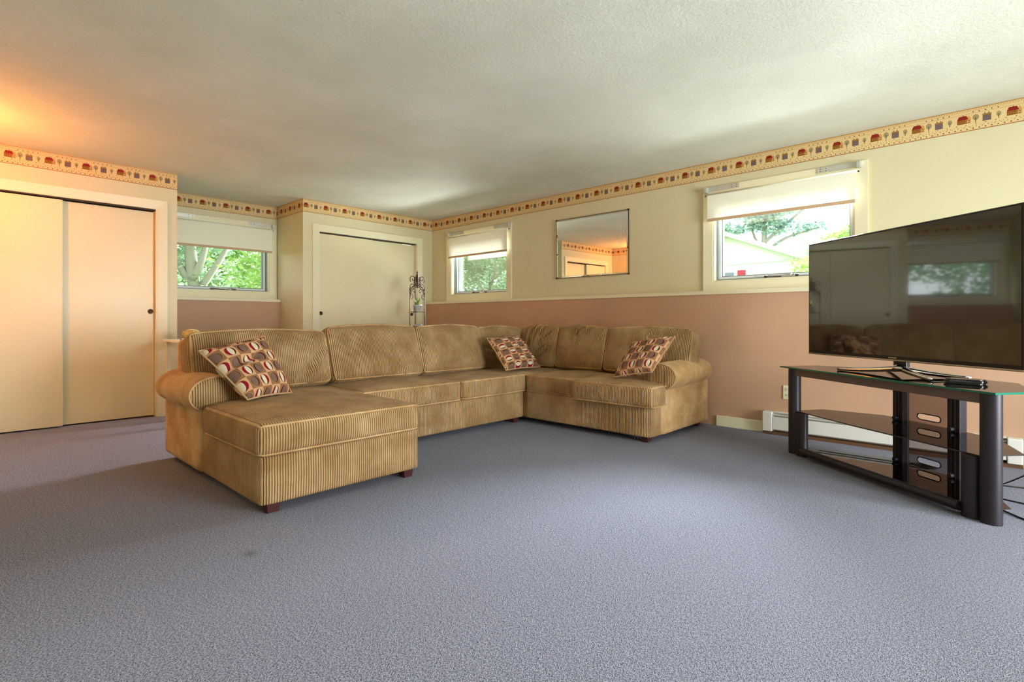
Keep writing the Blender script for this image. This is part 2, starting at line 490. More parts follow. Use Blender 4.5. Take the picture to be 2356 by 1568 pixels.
# wallpaper border
def border(n, p0, p1, nrm, u0):
    """strip from p0 to p1 (left to right seen from the room), u0 = metres from a red-house centre"""
    p0, p1, nrm = Vector(p0), Vector(p1), Vector(nrm)
    L = (p1 - p0).length; e = nrm * 0.0025; z0, z1 = H - 0.1596, H - 0.002
    bm = bmesh.new(); uv = bm.loops.layers.uv.new('UVMap')
    q = [p0, p1]
    vs = [bm.verts.new((p.x + k * e.x, p.y + k * e.y, z)) for k in (0, 1) for p in q for z in (z0, z1)]
    # 0 p0z0b 1 p0z1b 2 p1z0b 3 p1z1b 4.. front
    f = bm.faces.new((vs[4], vs[6], vs[7], vs[5]))
    for lp, w in zip(f.loops, ((u0, 0), (u0 + L, 0), (u0 + L, 1), (u0, 1))): lp[uv].uv = w
    for idx in ((0, 1, 3, 2), (0, 4, 5, 1), (2, 3, 7, 6), (1, 5, 7, 3), (0, 2, 6, 4)):
        g = bm.faces.new([vs[i] for i in idx])
        for lp in g.loops: lp[uv].uv = (0.4 * 0.2565, 0.02)
    o = obj('trim_%d' % n, bm, M['border'])
    struct(o, 'wallpaper border of little houses and trees')
border(1, (C1, YL, 0), (C1, YA, 0), (1, 0, 0), YL + 4.55)
border(2, (-0.76, YA, 0), (-0.76, -1.97, 0), (1, 0, 0), 0.03)
border(3, (-0.76, -1.97, 0), (0.0025, -1.97, 0), (0, -1, 0), 0.10)
border(4, (0, -1.97, 0), (0, 0, 0), (1, 0, 0), -1.97 + 1.925)
border(5, (0, 0, 0), (XE, 0, 0), (0, -1, 0), -5.235)
border(6, (XE, YL, 0), (C1, YL, 0), (0, 1, 0), 0.1)

# ------------------------------------------------------------------ windows
def put(o, mtx):
    o.matrix_world = mtx; return o
def casing_board(name, quad, depth, mat, parent):
    """mitred board: quad of (x,z) outer0, outer1, inner1, inner0; thicker at the outer edge"""
    bm = bmesh.new()
    dz = (depth, depth, depth * 0.55, depth * 0.55)
    b = [bm.verts.new((x, 0.0, z)) for x, z in quad]
    f = [bm.verts.new((x, -t, z)) for (x, z), t in zip(quad, dz)]
    bm.faces.new(f); bm.faces.new(list(reversed(b)))
    for i in range(4): bm.faces.new((b[i], b[(i + 1) % 4], f[(i + 1) % 4], f[i]))
    bmesh.ops.recalc_face_normals(bm, faces=bm.faces)
    return obj(name, bm, mat, parent)
def window(n, mtx, w, label):
    """local frame: x along the wall (0..w clear opening), y into the wall, z up (world heights)"""
    r = empty('window_%d' % n); r.matrix_world = mtx; struct(r, label)
    k = 0.088; z0, z1 = WZ0, WZ1
    o = [(-k, z0 - k), (w + k, z0 - k), (w + k, z1 + k), (-k, z1 + k)]; i = [(0, z0), (w, z0), (w, z1), (0, z1)]
    for a in range(4):
        b = (a + 1) % 4
        casing_board('casing', (o[a], o[b], i[b], i[a]), 0.018, M['trim_cream'], r)
    # jamb lining
    t = 0.012
    for q in ((0, t, z0, z1), (w - t, w, z0, z1), (t, w - t, z0, z0 + t), (t, w - t, z1 - t, z1)):
        box('jamb', q[0], q[1], -0.004, 0.09, q[2], q[3], M['trim_cream'], r)
    # outer frame in steps: grey rebate, white vinyl, grey sash
    def ring(name, a, g, y0, y1, mat):
        bm = bmesh.new()
        x0, x1, b0, b1 = a, w - a, z0 + a, z1 - a
        for q in ((x0, x1, b0, b0 + g), (x0, x1, b1 - g, b1), (x0, x0 + g, b0 + g, b1 - g), (x1 - g, x1, b0 + g, b1 - g)):
            bx(bm, q[0], q[1], y0, y1, q[2], q[3])
        return obj(name, bm, mat, r)
    ring('window_frame', 0.0121, 0.012, 0.05, 0.13, M['sash_grey'])
    ring('sash', 0.0245, 0.022, 0.075, 0.14, M['sash_white'])
    ring('glazing_bead', 0.0467, 0.009, 0.095, 0.135, M['sash_grey'])
    box('glass_pane', 0.0455, w - 0.0455, 0.112, 0.117, z0 + 0.0455, z1 - 0.0455, M['pane'], r)
    # awning operator
    op = empty('crank_operator'); op.parent = r
    cx = w * 0.52
    for s in (-0.13, 0.12):
        box('operator_block', cx + s - 0.013, cx + s + 0.013, 0.012, 0.035, z0 + 0.012, z0 + 0.036, M['bronze'], op, 0.003)
    tube_obj('operator_arm', [(cx - 0.12, 0.022, z0 + 0.03), (cx - 0.02, 0.03, z0 + 0.024), (cx + 0.1, 0.022, z0 + 0.034)], 0.005, M['bronze'], op, 6)
    tube_obj('crank_handle', [(cx + 0.0, 0.018, z0 + 0.022), (cx + 0.07, 0.008, z0 + 0.024), (cx + 0.085, 0.006, z0 + 0.04)], 0.0045, M['chrome'], op, 6)
    return r
def frame_mtx(origin, xdir, ydir):
    x, y = Vector(xdir), Vector(ydir); z = Vector((0, 0, 1))
    m = Matrix.Identity(4)
    for i, v in enumerate((x, y, z)): m.col[i][:3] = v
    m.translation = Vector(origin); return m
mB1 = frame_mtx((B1[0], 0, 0), (1, 0, 0), (0, 1, 0))
mB2 = frame_mtx((B2[0], 0, 0), (1, 0, 0), (0, 1, 0))
mA = frame_mtx((-0.76, AW[0], 0), (0, 1, 0), (-1, 0, 0))
window(1, mA, AW[1] - AW[0], 'awning window in the alcove')
window(2, mB1, B1[1] - B1[0], 'awning window next to the corner')
window(3, mB2, B2[1] - B2[0], 'awning window behind the television')

# ------------------------------------------------------------------ roller shades
def roller_shade(mtx, w, zbot, label, seed, dx=0.0):
    r = empty('roller_shade'); r.matrix_world = mtx
    tag(r, label, 'window shade', 'white roller shades')
    zt = 2.118; x0, x1 = -0.03 + dx, w + 0.012 + dx; y = -0.045
    bm = bmesh.new(); tube(bm, [(x0 - 0.012, y, zt), (x1 + 0.012, y, zt)], 0.0165, 16)
    obj('roller_tube', bm, M['shade'], r, smooth=True)
    rnd = random.Random(seed)
    bm = bmesh.new(); nx, nz = 40, 12; g = []
    for i in range(nx + 1):
        rowv = []
        for j in range(nz + 1):
            x = x0 + (x1 - x0) * i / nx; f = j / nz; z = zt - (zt - zbot) * f
            yy = y - 0.016 + 0.0022 * f * math.sin(i * 0.55 + f * 3 + seed) + 0.0018 * f * math.sin(i * 1.3 - f * 5)
            rowv.append(bm.verts.new((x, yy, z)))
        g.append(rowv)
    for i in range(nx):
        for j in range(nz): bm.faces.new((g[i][j], g[i][j + 1], g[i + 1][j + 1], g[i + 1][j]))
    obj('shade_cloth', bm, M['shade'], r, smooth=True)
    box('hem_bar', x0, x1, y - 0.021, y - 0.011, zbot - 0.002, zbot + 0.026, M['hem'], r, 0.004)
    for s, xa in ((1, x0 - 0.035), (-1, x1 + 0.035)):
        b = box('bracket', xa, xa + s * 0.31, -0.0225, -0.0185, 2.158, 2.203, M['steel'], r, 0.001)
        for k in (0.245, 0.285):
            for zz in (2.17, 2.19):
                box('screw_hole', xa + s * k - 0.003, xa + s * k + 0.003, -0.0235, -0.0222, zz - 0.003, zz + 0.003, M['slot'], b)
        bm = bmesh.new(); bx(bm, min(xa, xa + s * 0.03), max(xa, xa + s * 0.03), -0.062, -0.0185, 2.145, 2.200, 0.004)
        obj('bracket_end', bm, M['steel'], b)
        tube_obj('pin', [(xa + s * 0.01, y, zt), (xa + s * 0.03, y, zt)], 0.006, M['bronze'], b, 8)
    return r
roller_shade(mA, AW[1] - AW[0], 1.826, 'white roller shade half lowered over the alcove window', 1)
roller_shade(mB1, B1[1] - B1[0], 1.834, 'white roller shade half lowered over the window between corner and mirror', 2, 0.042)
roller_shade(mB2, B2[1] - B2[0], 1.874, 'white roller shade lowered over the window behind the television', 3)

# ------------------------------------------------------------------ closets
def trim_boards(n, x, y0, y1, z1, k, label):
    """mitred casing around a closet opening on plane x facing +x"""
    r = empty('trim_%d' % n); r.matrix_world = frame_mtx((x, 0, 0), (0, 1, 0), (-1, 0, 0)); struct(r, label)
    casing_board('casing', ((y0 - k, 0), (y0 - k, z1 + k), (y0, z1), (y0, 0)), 0.018, M['trim_cream'], r)
    casing_board('casing', ((y0 - k, z1 + k), (y1 + k, z1 + k), (y1, z1), (y0, z1)), 0.018, M['trim_cream'], r)
    casing_board('casing', ((y1 + k, z1 + k), (y1 + k, 0), (y1, 0), (y1, z1)), 0.018, M['trim_cream'], r)
    # jambs
    for a in ((y0, y0 + 0.012, 0, z1), (y1 - 0.012, y1, 0, z1)):
        box('jamb', a[0], a[1], -0.004, 0.12, a[2], a[3], M['trim_cream'], r)
    box('head_jamb', y0 + 0.012, y1 - 0.012, -0.004, 0.12, z1 - 0.006, z1, M['trim_cream'], r)
    box('track', y0 + 0.013, y1 - 0.013, 0.004, 0.1, z1 - 0.016, z1 - 0.0065, M['black_gap'], r)
trim_boards(7, C1, D1[0], D1[1], D1[2], 0.083, 'cream casing around the near closet')
trim_boards(8, 0.0, D2[0], D2[1], D2[2], 0.083, 'cream casing around the far closet')
def sliding_door(n, x, y0, y1, z1, pull_y, label):
    r = empty('door_%d' % n, (x, 0, 0)); struct(r, label)
    box('door_panel', -0.032, 0.0, y0, y1, 0.012, z1 - 0.026, M['door_cream'], r, 0.002)
    bm = bmesh.new(); lathe(bm, [(0.0, 0.0005), (0.016, 0.0005), (0.0165, 0.002), (0.0245, 0.002), (0.0245, -0.002)], n=20)
    o = obj('finger_pull', bm, M['bronze'], r, smooth=True)
    o.matrix_local = Matrix.Translation((0.0005, pull_y, 1.045)) @ Matrix.Rotation(R(90), 4, 'Y')
sliding_door(1, C1 - 0.012, D1[0] + 0.014, -4.208, D1[2], D1[0] + 0.07, 'cream sliding closet door standing in front')
sliding_door(2, C1 - 0.062, -4.25, D1[1] - 0.014, D1[2], -3.535, 'cream sliding closet door set behind the other')
sliding_door(3, -0.012, D2[0] + 0.014, -1.0, D2[2], -1.735, 'pale sliding door of the far closet')
sliding_door(4, -0.050, -1.04, D2[1] - 0.014, D2[2], -0.332, 'pale sliding door behind the plant stand')

# ------------------------------------------------------------------ mirror
def make_mirror():
    r = empty('wall_mirror', (2.8515, -0.018, 1.786)); tag(r, 'frameless wall mirror with slanted edges and etched vine sprays', 'mirror')
    r.rotation_euler = (R(0.5), 0, R(1.0))
    hw, hh, bv = 0.4735, 0.336, 0.018
    bm = bmesh.new()
    out = [(-hw, -hh), (hw, -hh), (hw, hh), (-hw, hh)]; inn = [(-hw + bv, -hh + bv), (hw - bv, -hh + bv), (hw - bv, hh - bv), (-hw + bv, hh - bv)]
    a = [bm.verts.new((x, 0.006, z)) for x, z in out]; b = [bm.verts.new((x, -0.001, z)) for x, z in out]; c = [bm.verts.new((x, -0.004, z)) for x, z in inn]
    bm.faces.new(c); bm.faces.new(list(reversed(a)))
    for i in range(4):
        j = (i + 1) % 4
        bm.faces.new((b[i], b[j], c[j], c[i])); bm.faces.new((a[i], a[j], b[j], b[i]))
    bmesh.ops.recalc_face_normals(bm, faces=bm.faces)
    obj('mirror_glass', bm, M['mirror'], r)
    bm = bmesh.new()
    for x, z in ((-hw, 0), (hw, 0)): bx(bm, x - 0.004, x + 0.004, -0.0015, 0.008, z - hh - 0.004, z + hh + 0.004)
    for z in (-hh, hh): bx(bm, -hw, hw, -0.0015, 0.008, z - 0.004, z + 0.004)
    obj('edge_channel', bm, M['bronze'], r)
    for x in (-hw, hw):
        for z in (-hh, hh):
            box('corner_clip', x - 0.010, x + 0.010, -0.006, 0.008, z - 0.010, z + 0.010, M['bronze'], r, 0.002)
    # etched sprays left and right: a wavering stem with small leaf loops
    rnd = random.Random(5)
    for side, x0, z1 in ((-1, -hw + 0.075, 0.2), (1, hw - 0.095, 0.28)):
        stem = [(x0 + 0.012 * math.sin(k * 0.55), -0.0045, -hh + 0.03 + (z1 + hh - 0.03) * k / 18) for k in range(19)]
        o = tube_obj('etched_stem', stem, 0.0009, M['etch'], r, 5)
        for k in range(2, 17):
            p = stem[k]; s = 1 if k % 2 else -1
            cx, cz = p[0] + s * rnd.uniform(0.022, 0.04), p[2] + rnd.uniform(-0.01, 0.02)
            loop = [(cx + 0.008 * math.cos(t), -0.0045, cz + 0.013 * math.sin(t) + 0.004 * math.cos(t)) for t in [q * 2 * math.pi / 8 for q in range(7)]]
            tube_obj('etched_leaf', loop, 0.0013, M['etch'], o, 4)
make_mirror()

# ------------------------------------------------------------------ baseboard heater, outlet
def heater():
    x0, x1 = 4.715, 6.30; y = -0.11
    r = empty('baseboard_heater', (x0, y, 0)); tag(r, 'white enamel baseboard heater along the tan wall', 'heater')
    L = x1 - x0
    box('end_cap', 0.0, 0.075, -0.072, 0.0, 0.025, 0.19, M['heater'], r, 0.006)
    box('end_cap', L - 0.075, L, -0.072, 0.0, 0.025, 0.19, M['heater'], r, 0.006)
    box('back_plate', 0.075, L - 0.075, -0.012, 0.0, 0.03, 0.19, M['heater'], r)
    box('front_panel', 0.077, L - 0.077, -0.066, -0.060, 0.045, 0.150, M['heater'], r, 0.002)
    box('damper', 0.077, L - 0.077, -0.058, -0.028, 0.163, 0.168, M['heater'], r)
    box('top_hood', 0.077, L - 0.077, -0.046, -0.012, 0.183, 0.190, M['heater'], r)
    box('fin_element', 0.08, L - 0.08, -0.054, -0.016, 0.07, 0.13, M['slot'], r)
    box('wood_strip', 0.0, L, -0.060, 0.0, 0.0, 0.024, M['wood_strip'], r)
heater()
def outlet():
    r = empty('wall_outlet', (4.895, -0.11, 0.355)); tag(r, 'ivory double outlet on the tan wall beside the stand', 'outlet')
    box('cover_plate', -0.036, 0.036, -0.008, 0.0, -0.058, 0.058, M['outlet'], r, 0.003)
    for z in (-0.024, 0.024):
        s = box('socket', -0.017, 0.017, -0.0105, -0.0075, z - 0.015, z + 0.015, M['outlet'], r, 0.002)
        for x in (-0.007, 0.007): box('socket_slot', x - 0.0015, x + 0.0015, -0.0112, -0.0102, z - 0.004, z + 0.006, M['slot'], s)
outlet()

# ------------------------------------------------------------------ soft upholstery
def softbox(name, c, h, r, rib, mat, parent, n=14, bulge=(0, 0, 0), post=None, wr=0.0, seed=0, creases=None, piping=None, pipe_r=0.006, M4=None, sag=0.0):
    """rounded cushion; c centre, h half sizes, rib = axis index across the ribs; post maps local points; M4 leans it"""
    hx, hy, hz = h
    def shape(p):
        q = Vector((max(-hx + r, min(hx - r, p.x)), max(-hy + r, min(hy - r, p.y)), max(-hz + r, min(hz - r, p.z))))
        dvec = p - q
        if dvec.length > 1e-9: dvec = dvec.normalized() * r
        s = q + dvec
        fx, fy, fz = s.x / hx, s.y / hy, s.z / hz
        o = s.copy()
        o.x += bulge[0] * (1 if fx > 0 else -1) * abs(fx) ** 2 * max(0, 1 - fy ** 2) * max(0, 1 - fz ** 2)
        o.y += bulge[1] * (1 if fy > 0 else -1) * abs(fy) ** 2 * max(0, 1 - fx ** 2) * max(0, 1 - fz ** 2)
        o.z += bulge[2] * (1 if fz > 0 else -0.3) * abs(fz) ** 2 * max(0, 1 - fx ** 2) ** 0.8 * max(0, 1 - fy ** 2) ** 0.8
        if sag: o.z -= sag * max(0, fz) * (fy if rib == 1 else fx) ** 2
        return o
    def final(o, nrm=None):
        w = o.copy()
        if wr and nrm is not None:
            q = Vector((o.x + seed * 3.1, o.y + seed * 1.7, o.z))
            w += nrm * (wr * (noise.noise(q * 5.0) + 0.5 * noise.noise(q * 11.0)))
        if creases and nrm is not None:
            a = (o.y / hy) if rib == 1 else (o.x / hx); bz = o.z / hz
            fr = nrm.x if rib == 1 else -nrm.y
            if fr > 0.3:
                for (a0, b0, a1, b1, dep, wd) in creases:
                    va = Vector((a1 - a0, b1 - b0)); vp = Vector((a - a0, bz - b0))
                    t = max(0, min(1, vp.dot(va) / va.length_squared)); dd = (vp - va * t).length
                    k = math.sin(math.pi * min(1, max(0, 0.12 + 0.76 * t)))
                    w -= nrm * (1.7 * dep * k * (math.exp(-(dd / wd) ** 2) - 0.55 * math.exp(-((dd - 1.9 * wd) / wd) ** 2)))
        if post: w = post(w)
        if M4 is not None: w = M4 @ w
        return w + Vector(c)
    bm = bmesh.new()
    bmesh.ops.create_cube(bm, size=2.0)
    bmesh.ops.subdivide_edges(bm, edges=bm.edges[:], cuts=n, use_grid_fill=True)
    ease = lambda t: 0.55 * t + 0.45 * math.sin(t * math.pi / 2)
    for v in bm.verts:
        p = Vector((ease(v.co.x) * hx, ease(v.co.y) * hy, ease(v.co.z) * hz))
        v.co = shape(p)
    bm.normal_update()
    loc = {v: v.co.copy() for v in bm.verts}; nrm = {v: v.normal.copy() for v in bm.verts}
    for v in bm.verts: v.co = final(loc[v], nrm[v])
    uv = bm.loops.layers.uv.new('UVMap')
    alt = {0: 1, 1: 0}[rib]
    for f in bm.faces:
        fn = sum((nrm[v] for v in f.verts), Vector()).normalized()
        axis_face = abs(fn[rib]) > 0.72
        for lp in f.loops:
            q = loc[lp.vert]
            if post: q = post(q)
            lp[uv].uv = (q[alt] + 0.004, q.z) if axis_face else (q[rib], q.z + q[alt])
    o = obj(name, bm, mat, parent, smooth=True)
    if piping:
        for kind in piping:
            pts = []; K = 22
            if kind in ('top', 'bottom'):
                z = hz if kind == 'top' else -hz
                cs = [(-hx, -hy, z), (hx, -hy, z), (hx, hy, z), (-hx, hy, z)]
            elif kind in ('front', 'back') and rib == 1:
                x = hx if kind == 'front' else -hx
                cs = [(x, -hy, -hz), (x, hy, -hz), (x, hy, hz), (x, -hy, hz)]
            else:
                y = -hy if kind == 'front' else hy
                cs = [(-hx, y, -hz), (hx, y, -hz), (hx, y, hz), (-hx, y, hz)]
            for i in range(4):
                A, B = Vector(cs[i]), Vector(cs[(i + 1) % 4])
                for k in range(K):
                    pts.append(shape(A.lerp(B, ease(2 * k / K - 1) * 0.5 + 0.5)))
            cen = Vector((0, 0, 0))
            pts = [final(p * 1.0 + (p - cen).normalized() * 0.001) for p in pts]
            bm = bmesh.new(); tube(bm, pts, pipe_r, 6, True)
            pl = bm.loops.layers.uv.new('UVMap')
            obj('piping', bm, M['cord_soft'], o, smooth=True)
    return o

sofa = empty('sectional_sofa', (3.0, -2.0, 0))
tag(sofa, 'tan corduroy U-shaped sectional sofa with chaise and rolled arms', 'sofa')
sofa.location = (0, 0, 0)
cord, soft = M['cord'], M['cord_soft']
def sb(name, x0, x1, y0, y1, z0, z1, r, rib, mat=None, **k):
    return softbox(name, ((x0 + x1) / 2, (y0 + y1) / 2, (z0 + z1) / 2), ((x1 - x0) / 2, (y1 - y0) / 2, (z1 - z0) / 2), r, rib, mat or cord, sofa, **k)
# upholstered bases
sb('chaise_base', 1.96, 3.590, -3.858, -2.918, 0.046, 0.292, 0.016, 1, n=10, bulge=(0.008, 0.006, 0))
sb('sofa_base', 1.96, 2.905, -2.916, -0.16, 0.046, 0.292, 0.016, 1, n=10, bulge=(0.006, 0, 0))
sb('sofa_base', 2.907, 4.232, -1.212, -0.16, 0.046, 0.292, 0.016, 0, n=10, bulge=(0.004, 0.006, 0))
# back frames
sb('back_frame', 1.95, 2.14, -3.80, -0.16, 0.25, 0.835, 0.05, 1, soft, n=10)
sb('back_frame', 2.15, 4.14, -0.345, -0.155, 0.25, 0.80, 0.05, 0, soft, n=10)
# seat cushions
def chaise_post(p):
    # narrower behind the arm front (world x < 2.74)
    wx = p.x + 2.905
    t = max(0, min(1, (wx - 2.70) / 0.07)); t = t * t * (3 - 2 * t)
    k = 0.76 + 0.24 * t
    return Vector((p.x, 0.478 - (0.478 - p.y) * k, p.z))
softbox('seat_cushion', (2.905, -3.396, 0.369), (0.700, 0.478, 0.081), 0.035, 1, cord, sofa, n=22, bulge=(0.012, 0.006, 0.03), post=chaise_post, wr=0.003, seed=1, piping=('top', 'bottom'))
sb('seat_cushion', 2.20, 2.925, -2.914, -1.980, 0.288, 0.450, 0.032, 1, n=18, bulge=(0.012, 0.0, 0.030), wr=0.004, seed=2, piping=('top', 'bottom'))
sb('seat_cushion', 2.20, 2.925, -1.972, -0.48, 0.288, 0.450, 0.032, 1, n=18, bulge=(0.006, 0.0, 0.020), wr=0.004, seed=3, piping=('top', 'bottom'))
sb('seat_cushion', 2.935, 3.520, -1.205, -0.48, 0.288, 0.448, 0.032, 0, n=18, bulge=(0.0, 0.008, 0.024), wr=0.004, seed=4, piping=('top', 'bottom'))
def tee_post(p):
    wy = p.y - 0.895
    t = max(0, min(1, (-1.02 - wy) / 0.06)); t = t * t * (3 - 2 * t)
    k = 0.76 + 0.24 * t
    return Vector((-0.388 + (p.x + 0.388) * k, p.y, p.z))
softbox('seat_cushion', (3.915, -0.895, 0.372), (0.388, 0.412, 0.083), 0.036, 0, cord, sofa, n=20, bulge=(0.006, 0.012, 0.028), post=tee_post, wr=0.004, seed=5, piping=('top', 'bottom'))
# back cushions
def back_main(y0, y1, hgt, seed, creases=None, cx=2.262, lean=17, cz=None, th=0.112, wr=0.006, tilt=0.0):
    m = Matrix.Rotation(R(-lean), 4, 'Y') @ Matrix.Rotation(R(tilt), 4, 'X')
    cz = cz if cz else 0.452 + hgt / 2 * 0.93
    softbox('back_cushion', (cx, (y0 + y1) / 2, cz), (th, (y1 - y0) / 2, hgt / 2), 0.06, 1, cord, sofa, n=30, bulge=(0.035, 0.008, 0.014), wr=wr, seed=seed, creases=creases, M4=m, piping=('front', 'back'), pipe_r=0.0055, sag=0.02)
def back_right(x0, x1, hgt, seed, creases=None, cy=-0.475, lean=15, wr=0.006, th=0.110):
    m = Matrix.Rotation(R(-lean), 4, 'X')
    cz = 0.452 + hgt / 2 * 0.94
    softbox('back_cushion', ((x0 + x1) / 2, cy, cz), ((x1 - x0) / 2, th, hgt / 2), 0.06, 0, cord, sofa, n=30, bulge=(0.008, 0.035, 0.014), wr=wr, seed=seed, creases=creases, M4=m, piping=('front', 'back'), pipe_r=0.0055, sag=0.02)
back_main(-3.83, -2.865, 0.445, 11, [(0.45, -0.9, 0.92, 0.5, 0.022, 0.07), (0.75, 0.35, 0.98, 0.7, 0.01, 0.05)], cx=2.275)
back_main(-2.868, -2.000, 0.475, 12, [(0.35, -0.95, 0.55, -0.6, 0.012, 0.06), (0.55, 0.4, 0.8, -0.7, 0.006, 0.08)], cx=2.285, lean=19)
back_main(-2.003, -1.205, 0.47, 13, [(0.3, 0.6, 0.35, -0.3, 0.006, 0.09)], cx=2.270, lean=18)
back_main(-1.205, -0.52, 0.455, 14, [(-0.9, 0.35, -0.2, 0.1, 0.014, 0.06), (-0.85, 0.0, -0.2, -0.3, 0.014, 0.06), (-0.75, -0.35, -0.2, -0.55, 0.012, 0.05), (-0.5, 0.95, -0.1, 0.55, 0.012, 0.05), (-0.2, 0.95, 0.3, 0.6, 0.01, 0.05)], cx=2.20, lean=12)
back_right(2.27, 2.815, 0.455, 15, [(-0.25, 0.95, -0.35, 0.0, 0.018, 0.07), (0.0, 0.9, -0.1, 0.2, 0.014, 0.06), (0.75, 0.8, 0.1, 0.1, 0.016, 0.07), (0.7, 0.25, 0.0, -0.4, 0.016, 0.07), (0.75, -0.1, 0.0, -0.65, 0.014, 0.07), (0.3, 0.9, 0.15, 0.35, 0.014, 0.06)], lean=13)
back_right(2.80, 3.405, 0.455, 16, [(0.1, 0.98, -0.3, 0.35, 0.016, 0.06), (-0.15, 0.9, -0.05, 0.1, 0.014, 0.05), (0.35, 0.95, 0.2, 0.5, 0.012, 0.05), (-0.8, -0.1, -0.3, -0.3, 0.008, 0.06)], lean=16, wr=0.008)
back_right(3.395, 4.268, 0.45, 17, [(0.3, 0.9, 0.0, 0.3, 0.008, 0.06), (0.5, 0.95, 0.3, 0.5, 0.008, 0.05)], lean=15)

# rolled arms
def rolled_arm(axis, a0, a1, c, z, rx, rz, cb):
    """axis 0: arm runs along x from a0 to a1(front) centred at y=c ; axis 1: along y from a0 to a1(front, smaller y) at x=c"""
    n = 36; K = 14
    bm = bmesh.new(); uv = bm.loops.layers.uv.new('UVMap'); rings = []
    steps = [i / K for i in range(K + 1)]
    def P(s, r, ang):
        off = rx * r * math.cos(ang) + (cb - c) * (1 - min(1.0, abs((s - a0) / (a1 - a0)))); zz = z + rz * r * math.sin(ang)
        drop = 0.020 * math.exp(-((s - a0) / 0.35) ** 2) if False else 0
        return Vector((s, c + off, zz - drop)) if axis == 0 else Vector((c + off, s, zz - drop))
    L = a1 - a0
    for t in steps:
        s = a0 + L * t
        g = 1.0 + 0.03 * math.sin(math.pi * t)
        rings.append([bm.verts.new(P(s, g, 2 * math.pi * k / n) + Vector((0, 0, 0.004 * noise.noise(Vector((s * 5, k * 0.4, 1)))))) for k in range(n)])
    e = 0.016 if L > 0 else -0.016
    rings.append([bm.verts.new(P(a1 + e * 0.6, 0.97, 2 * math.pi * k / n)) for k in range(n)])
    rings.append([bm.verts.new(P(a1 + e, 0.90, 2 * math.pi * k / n)) for k in range(n)])
    for i, (A, B) in enumerate(zip(rings, rings[1:])):
        for k in range(n):
            f = bm.faces.new((A[k], A[(k + 1) % n], B[(k + 1) % n], B[k]))
            for lp in f.loops: lp[uv].uv = (lp.vert.co[axis], lp.vert.co.z)
    bm.faces.new(rings[-1]); bm.faces.new(list(reversed(rings[0])))
    bmesh.ops.recalc_face_normals(bm, faces=bm.faces)
    arm = obj('arm', bm, soft, sofa, smooth=True)
    # ribbed front panel, gently domed
    bm = bmesh.new(); uv = bm.loops.layers.uv.new('UVMap'); prev = None
    sg = 1 if L > 0 else -1
    ctr = bm.verts.new(P(a1 + sg * 0.034, 0.0, 0)); prevr = None
    for r_, d_ in ((0.35, 0.033), (0.65, 0.030), (0.85, 0.024), (0.93, 0.016), (0.95, 0.006)):
        ring = [bm.verts.new(P(a1 + sg * d_, r_, 2 * math.pi * k / n)) for k in range(n)]
        for k in range(n):
            if prevr is None: bm.faces.new((ctr, ring[k], ring[(k + 1) % n]))
            else: bm.faces.new((prevr[k], ring[k], ring[(k + 1) % n], prevr[(k + 1) % n]))
        prevr = ring
    bmesh.ops.recalc_face_normals(bm, faces=bm.faces)
    other = 1 - axis
    for f in bm.faces:
        for lp in f.loops: lp[uv].uv = (lp.vert.co[other], lp.vert.co.z)
    obj('arm_front_panel', bm, cord, arm, smooth=True)
    ring = [P(a1 + sg * 0.014, 0.945, 2 * math.pi * k / 48) for k in range(48)]
    bm = bmesh.new(); tube(bm, ring, 0.006, 6, True); bm.loops.layers.uv.new('UVMap')
    obj('piping', bm, soft, arm, smooth=True)
rolled_arm(0, 2.00, 2.715, -3.785, 0.505, 0.152, 0.113, -3.785)
rolled_arm(1, -0.20, -1.030, 4.222, 0.508, 0.140, 0.108, 4.158)
# outer side panels below the arm rolls
sb('arm_side_panel', 1.956, 2.735, -3.872, -3.66, 0.046, 0.46, 0.018, 1, soft, n=8)
sb('arm_side_panel', 4.06, 4.243, -1.045, -0.157, 0.046, 0.46, 0.018, 0, soft, n=8)
# feet
def foot(x, y):
    bm = bmesh.new()
    a = 0.027; b = 0.033
    lo = [bm.verts.new((x + sx * a, y + sy * a, 0.0)) for sx, sy in ((-1, -1), (1, -1), (1, 1), (-1, 1))]
    hi = [bm.verts.new((x + sx * b, y + sy * b, 0.05)) for sx, sy in ((-1, -1), (1, -1), (1, 1), (-1, 1))]
    bm.faces.new(list(reversed(lo))); bm.faces.new(hi)
    for i in range(4): bm.faces.new((lo[i], lo[(i + 1) % 4], hi[(i + 1) % 4], hi[i]))
    obj('foot', bm, M['foot_wood'], sofa)
for p in ((3.535, -3.785), (3.535, -2.975), (2.05, -3.76), (2.84, -1.262), (4.150, -1.130), (4.15, -0.23), (2.05, -0.24)): foot(*p)

